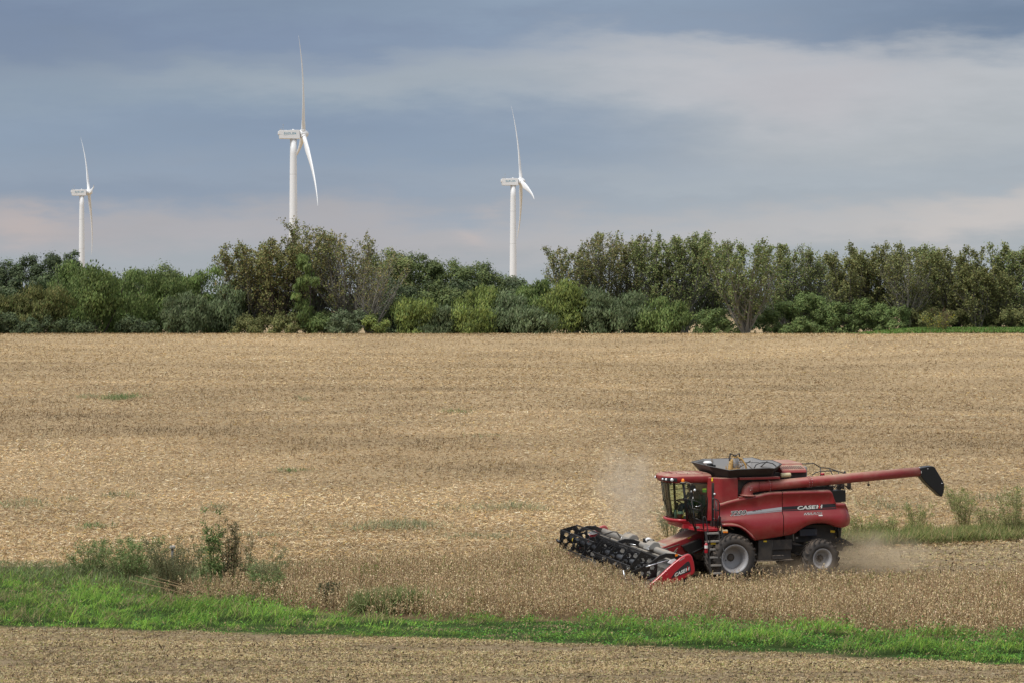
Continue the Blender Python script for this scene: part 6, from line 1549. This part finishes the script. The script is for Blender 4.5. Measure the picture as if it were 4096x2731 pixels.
# ------------------------------------------------------------------ weeds, tufts, pipe
def weed(loc, h, w, stems, leaves, cols, wts, label, rng, name='tall_weed', group=None, droop=0.0, leafsize=0.11, low=0.15, stemcol='stem', cat='weed'):
    h *= 1.18; leaves = int(leaves * 1.7); w *= 1.1
    root = empty(name, loc); tag(root, label, cat, group)
    mb = MB(); A = []
    for s_ in range(stems):
        a = 2 * math.pi * rng.rand(); r_ = w * 0.5 * math.sqrt(rng.rand()); hs = h * rng.uniform(0.62, 1.0); lean_ = rng.normal(0, 0.06, 2)
        pts = [(r_ * 0.4 * math.cos(a) + (r_ * 0.6 * math.cos(a) + lean_[0] * hs) * f ** 1.3, r_ * 0.4 * math.sin(a) + (r_ * 0.6 * math.sin(a) + lean_[1] * hs) * f ** 1.3, hs * f) for f in np.linspace(0, 1, 6)]
        mb.tube(pts, [0.016 * (1 - 0.8 * k / 5) * (0.6 + 0.3 * h) for k in range(6)], 4, False)
        for k in range(max(3, int(hs * 5))):
            f = rng.uniform(low, 1.0); i = min(int(f * 5), 4); p0 = np.array(pts[i]) + (np.array(pts[i + 1]) - np.array(pts[i])) * (f * 5 - i)
            aa = rng.uniform(0, 2 * math.pi); L = (0.10 + 0.30 * (1 - f)) * min(1.0, h * 0.6) * rng.uniform(0.6, 1.2); e = p0 + np.array([math.cos(aa) * L, math.sin(aa) * L, L * (0.5 - droop)])
            mb.tube([tuple(p0), tuple(e)], [0.006, 0.003], 3, False); A += [p0, (p0 + e) / 2, e, e]
        A.append(np.array(pts[-1]))
    me = bpy.data.meshes.new('stems'); me.from_pydata(mb.v, [], mb.f); me.materials.append(stem_m if stemcol == 'stem' else M['bark']); me.update()
    o = bpy.data.objects.new('stems', me); col.objects.link(o); o.parent = root
    A = np.array(A); idx = rng.randint(0, len(A), leaves); P = A[idx] + rng.normal(0, 0.06, (leaves, 3)); P[:, 2] = np.maximum(P[:, 2], 0.02)
    N = orient(rng, leaves, (-0.1, -0.3, 0.8), 1.0); T = rand_tangent(rng, N); T = norm(T + np.array([0, 0, -droop])); L = leafsize * 0.62 * rng.uniform(0.6, 1.4, leaves)
    fastmesh('foliage', cards(P, T, N, L, L * 0.5, True), pick_col(cols, wts, leaves, rng, 0.25, 0.06), M['leaf'], root)
    return root
stem_m = principled('weed_stem', (0.20, 0.18, 0.08), 0.8)
def at(px, py): 
    x_, y_, z_ = ground_pt(px / 2.2969, py / 2.2969); return (x_, y_, z_ - 0.02)
rng = np.random.RandomState(51)
GRN = [(0.145, 0.205, 0.068), (0.195, 0.245, 0.092), (0.10, 0.15, 0.048)]
BRN = [(0.19, 0.150, 0.08), (0.13, 0.10, 0.06), (0.15, 0.165, 0.07)]
W3 = [1, 0.7, 0.7]
weed(at(498, 1352), 2.75, 0.8, 7, 1700, GRN, W3, 'tallest leafy green weed in the left clump, beside the fallen stalks', rng, group='tall weeds at the left end of the crop', leafsize=0.13)
weed(at(530, 1350), 2.55, 0.9, 9, 1700, BRN, W3, 'brown-leaved tall weed just right of the tallest green one', rng, group='tall weeds at the left end of the crop', leafsize=0.11)
weed(at(556, 1352), 2.1, 0.9, 9, 1300, BRN, W3, 'shorter brown weed at the right of the tall weed clump', rng, group='tall weeds at the left end of the crop', leafsize=0.10)
weed(at(470, 1340), 1.9, 0.8, 7, 700, GRN, W3, 'thin-stemmed weed left of the tallest one', rng, group='tall weeds at the left end of the crop', leafsize=0.10)
weed(at(612, 1362), 1.6, 1.5, 16, 2600, [(0.14, 0.18, 0.075), (0.18, 0.205, 0.10), (0.20, 0.17, 0.085)], W3, 'fine-leaved grey-green weed where the bean crop begins', rng, group='tall weeds at the left end of the crop', leafsize=0.08)
weed(at(400, 1368), 2.1, 2.4, 40, 6500, [(0.130, 0.140, 0.065), (0.180, 0.160, 0.085), (0.100, 0.110, 0.052)], W3, 'wide dark feathery weed bush with brownish centre left of the tall weeds', rng, 'weed_bush', leafsize=0.085, low=0.05, cat='weed bush')
weed(at(300, 1325), 1.5, 2.9, 40, 4600, [(0.140, 0.205, 0.065), (0.185, 0.245, 0.085), (0.23, 0.26, 0.11)], W3, 'low leafy green weed bush at the left of the dark feathery one', rng, 'weed_bush', leafsize=0.11, low=0.05, cat='weed bush')
weed(at(205, 1312), 1.15, 2.4, 34, 3000, GRN, W3, 'small weed bush with seed heads at the left edge of the weeds', rng, 'weed_bush', leafsize=0.10, low=0.05, cat='weed bush')
weed(at(608, 1375), 1.1, 1.6, 20, 1700, GRN, W3, 'dark green weed on the grass edge under the fine-leaved one', rng, 'weed_bush', leafsize=0.10, cat='weed bush')
weed(at(755, 1392), 0.8, 1.0, 14, 900, [(0.06, 0.06, 0.035), (0.08, 0.09, 0.04)], [1, 1], 'dark dry weed left of the drooping grass tuft', rng, 'weed_bush', cat='weed bush')
# fallen stalks
fs = empty('fallen_stalks', at(505, 1382)); tag(fs, 'bundle of dry brown stalks lying fallen at the foot of the tall weeds', 'fallen stalks')
mb = MB()
for k in range(26):
    a = rng.uniform(-0.35, 0.3) if k > 5 else 0.1 * k; L = rng.uniform(0.8, 1.9) if k > 5 else 3.2
    x0, y0 = rng.uniform(-0.3, 0.5), rng.uniform(-0.5, 0.4); hgt = 0.12 + 0.06 * rng.rand() + (0.75 if k <= 5 else 0.15 * rng.rand())
    mb.tube([(x0, y0, 0.05), (x0 - L * 0.5, y0 + a * L * 0.5, hgt * 0.6), (x0 - L, y0 + a * L, hgt)], [0.020, 0.015, 0.008], 4)
mb.build('stalks', principled('dry_stalk', (0.24, 0.165, 0.085), 0.85), fs)
# standpipe
pp = empty('stand_pipe', (-14.6, 85.6, float(gz(-14.6, 85.6)))); tag(pp, 'short grey capped pipe standing among the weeds at left', 'pipe')
mb = MB(); mb.tube([(0, 0, -0.1), (0, 0, 0.92)], 0.055, 12); mb.build('pipe_shaft', principled('dull_pipe', (0.10, 0.10, 0.095), 0.6), pp)
mb = MB(); mb.lathe([(0.055, 0.86), (0.125, 0.88), (0.135, 0.95), (0.10, 1.01), (0.0, 1.03)], (0, 0, 0), (0, 0, 1), 16); mb.build('pipe_cap', M['concrete'], pp)
# weeds on the right, behind the cut strip
RW = [(0.23, 0.24, 0.09), (0.175, 0.195, 0.07), (0.30, 0.29, 0.115)]
for px, py, h, w, lf, lb in [(2110, 1212, 1.2, 1.6, 1000, 'green weed clump in the margin, just right of the spreader dust'), (2215, 1215, 1.6, 1.5, 1300, 'tall leafy weed in the margin below the unloading spout'),
                             (2275, 1222, 1.3, 1.8, 1300, 'bushy weed in the margin between the two tall leafy ones'), (2330, 1228, 2.1, 1.7, 1700, 'tallest green weed at the right edge of the margin'),
                             (2035, 1225, 0.9, 1.6, 800, 'low grey-green weed in the margin behind the dust cloud'), (2195, 1172, 1.1, 1.5, 800, 'dark green weed standing in corn stubble behind the margin'), (1985, 1235, 1.0, 1.5, 800, 'low weed showing beside the rear of the combine')]:
    weed(at(px, py), h, w, 16, lf, RW, W3, lb, rng, 'leafy_weed', 'weeds along the right margin', leafsize=0.12)
weed(at(1540, 1232), 1.3, 1.5, 16, 1100, [(0.12, 0.15, 0.06), (0.15, 0.17, 0.08)], [1, 1], 'pale green weed standing behind the combine cab', rng, 'leafy_weed', leafsize=0.10)
# yellow flowering weed and reddish weed on the bank
weed((float((2148 / 2.2969 - 512) / 1991.1 * 254), 254.0, float(gz(55, 254)) - 0.05), 2.0, 5.0, 26, 700, [(0.40, 0.34, 0.04), (0.12, 0.15, 0.04), (0.10, 0.13, 0.035)], [1, 1.2, 1], 'weed with yellow flowers on the green bank at the crest', rng, 'flowering_weed', leafsize=0.26)
weed((float((2170 / 2.2969 - 512) / 1991.1 * 254), 254.0, float(gz(56, 254)) - 0.05), 2.6, 3.0, 20, 300, [(0.16, 0.07, 0.05), (0.10, 0.08, 0.05)], [1, 1], 'reddish dry weed right of the yellow flowering one on the bank', rng, 'dry_weed', leafsize=0.22)
# green tufts growing through the corn stubble
def tuft(px, py, w, d_, h, n, cols, label, group='green tufts in the corn stubble', name='grass_tuft'):
    loc = at(px, py); root = empty(name, loc); tag(root, label, 'grass tuft', group)
    r1 = np.random.RandomState(int(px * 3 + py)); n = int(n * (1.3 if name != 'grass_tuft' else 0.75)); nb = 9; bx = r1.normal(0, 0.30, nb) * w; by = r1.normal(0, 0.30, nb) * d_; bs = r1.uniform(0.10, 0.28, nb); bi = r1.randint(0, nb, n)
    x = bx[bi] + r1.normal(0, 1, n) * bs[bi] * w; y = by[bi] + r1.normal(0, 1, n) * bs[bi] * d_; H = h * r1.uniform(0.3, 1.2, n) * (0.6 + 0.6 * bs[bi] / 0.28)
    z = gz(loc[0] + x, loc[1] + y) - loc[2]
    az = r1.uniform(0, 2 * math.pi, n); ln = r1.uniform(0.2, 1.1, n); T = norm(np.stack([np.cos(az) * ln, np.sin(az) * ln, np.ones(n)], -1)); N = norm(np.stack([-np.cos(az), -np.sin(az), ln + 0.4], -1) + r1.normal(0, 0.45, (n, 3)) + np.array([0, -0.25, 0.2])); T = norm(T - N * (T * N).sum(1, keepdims=True))
    o = fastmesh('foliage', cards(np.stack([x, y, z + H * 0.45], -1), T, N, H / 0.8, r1.uniform(0.02, 0.045, n), True), pick_col(cols, [1] * len(cols), n, r1, 0.25, 0.06), M['blade'], root)
G1 = [(0.15, 0.21, 0.08), (0.11, 0.165, 0.06), (0.20, 0.23, 0.10)]; G2 = [(0.24, 0.24, 0.13), (0.33, 0.29, 0.17), (0.19, 0.21, 0.105)]
tuft(872, 1402, 2.2, 1.2, 0.85, 1800, [(0.16, 0.20, 0.07), (0.22, 0.24, 0.09), (0.11, 0.15, 0.05)], 'tall drooping grass tussock at the foot of the bean crop', None, 'grass_tussock')
for a in [(269, 914, 2.8, 2.6, 0.55, 700, G1, 'bright green grass tuft in the corn stubble at left'), (203, 911, 2.0, 2.0, 0.4, 260, G2, 'faint green tuft left of the bright green one'),
          (696, 918, 1.0, 1.4, 0.5, 140, G2, 'small upright green tuft below the largest turbine'), (1035, 945, 2.6, 1.6, 0.32, 260, G1, 'flat green patch in the middle of the stubble'),
          (1110, 1000, 2.0, 1.5, 0.25, 160, G2, 'faint patch below and right of the flat green one'), (668, 1081, 1.6, 1.2, 0.3, 200, G1, 'low green tuft in mid field on the left half'),
          (865, 1212, 3.6, 2.6, 0.42, 900, G2, 'long grey-green grass patch above the bean crop'), (930, 1204, 2.4, 2.0, 0.36, 420, G2, 'grass patch joining the right end of the long one'),
          (1150, 1168, 3.0, 2.4, 0.45, 620, G2, 'pale green patch left of the dust plume'), (1140, 1236, 3.0, 1.8, 0.35, 420, G2, 'green patch just behind the crop left of the reel'),
          (62, 1160, 4.6, 3.0, 0.35, 620, G2, 'wide green patch at the left edge of the stubble'), (210, 1212, 1.6, 1.2, 0.35, 240, G1, 'small green tuft above the left weeds'), (505, 1166, 1.6, 1.3, 0.3, 200, G2, 'small faint green tuft above the tall weeds'),
          (270, 1140, 1.8, 1.6, 0.35, 240, G2, 'green tuft between left patch and tall weeds'), (620, 1232, 2.0, 1.4, 0.3, 240, G2, 'thin green tuft right of the tall weeds'), (2020, 1160, 4.0, 3.0, 0.4, 500, G2, 'green patch in the stubble behind the combine rear'), (2310, 1150, 5.0, 4.0, 0.5, 700, G2, 'broad green patch in the stubble at the right edge')]: tuft(*a)

# ------------------------------------------------------------------ dust and flying chaff
def dust(name, label, loc, size, dens, colr, rz=0.0, thr=0.35, scale=1.6, falloff=1.0):
    mb = MB(); mb.ball((0, 0, 0), (1, 1, 1), 20, 12); m = bpy.data.materials.new(name); m.use_nodes = True; t = NT(m.node_tree); m.node_tree.nodes.clear()
    tc = t.n('ShaderNodeTexCoord'); ob = tc.outputs['Object']
    ln = t.n('ShaderNodeVectorMath', operation='LENGTH'); t.put(ln.inputs[0], ob)
    fall = t.m('POWER', t.smooth(ln.outputs['Value'], 1.0, 0.05), falloff)
    mp = t.n('ShaderNodeVectorMath', operation='MULTIPLY'); t.put(mp.inputs[0], ob); mp.inputs[1].default_value = size
    nz = t.smooth(t.noise(mp.outputs[0], scale / 2.0, 4, 0.6), thr, thr + 0.35)
    v = t.n('ShaderNodeVolumePrincipled'); v.inputs['Color'].default_value = (*colr, 1); v.inputs['Anisotropy'].default_value = 0.2
    t.put(v.inputs['Density'], t.m('MULTIPLY', t.m('MULTIPLY', fall, nz), dens))
    out = t.n('ShaderNodeOutputMaterial'); t.put(out.inputs['Volume'], v.outputs[0])
    o = mb.build(name, m); o.location = loc; o.scale = size; o.rotation_euler = (0, 0, rz); tag(o, label, 'dust', kind='stuff')
    return o
dust('dust_cloud', 'thin pale dust plume rising behind the reel and in front of the cab', at_combine(2.9, -2.4, 3.2), (1.8, 2.5, 3.3), 0.60, (0.86, 0.77, 0.64), R(195), 0.36, 1.3, 0.8)
dust('dust_cloud', 'brown dust cloud billowing behind the rear wheel of the combine', at_combine(-6.5, 0.9, 0.62), (3.4, 2.9, 1.4), 1.15, (0.80, 0.67, 0.49), R(195), 0.36, 1.7, 0.8)
dust('dust_cloud', 'low dust under the belly of the combine between its wheels', at_combine(-3.2, 2.0, 0.35), (2.6, 1.4, 0.7), 0.5, (0.72, 0.58, 0.42), R(195), 0.25, 2.2, 0.9)
rng = np.random.RandomState(61)
n = 1500; u = rng.rand(n) ** 0.8
P = np.stack([-4.95 - 2.9 * u, rng.normal(0.4, 0.5 + 0.5 * u, n), 1.55 - 1.25 * u ** 1.2 + rng.normal(0, 0.10 + 0.25 * u, n)], -1); P[:, 2] = np.abs(P[:, 2])
P = np.stack([PX - CA * P[:, 0] + SA * P[:, 1], PY - SA * P[:, 0] - CA * P[:, 1], P[:, 2]], -1)
N = orient(rng, n, (0, 0, 0.2), 1.0); T = rand_tangent(rng, N)
o = fastmesh('flying_chaff', cards(P, T, N, rng.uniform(0.03, 0.11, n), rng.uniform(0.01, 0.025, n)), pick_col([(0.36, 0.27, 0.15), (0.22, 0.16, 0.09), (0.45, 0.36, 0.22)], [1, 1, 0.6], n, rng), M['husk'])
tag(o, 'chopped straw flying out behind the spreader of the combine', 'chaff', kind='stuff')
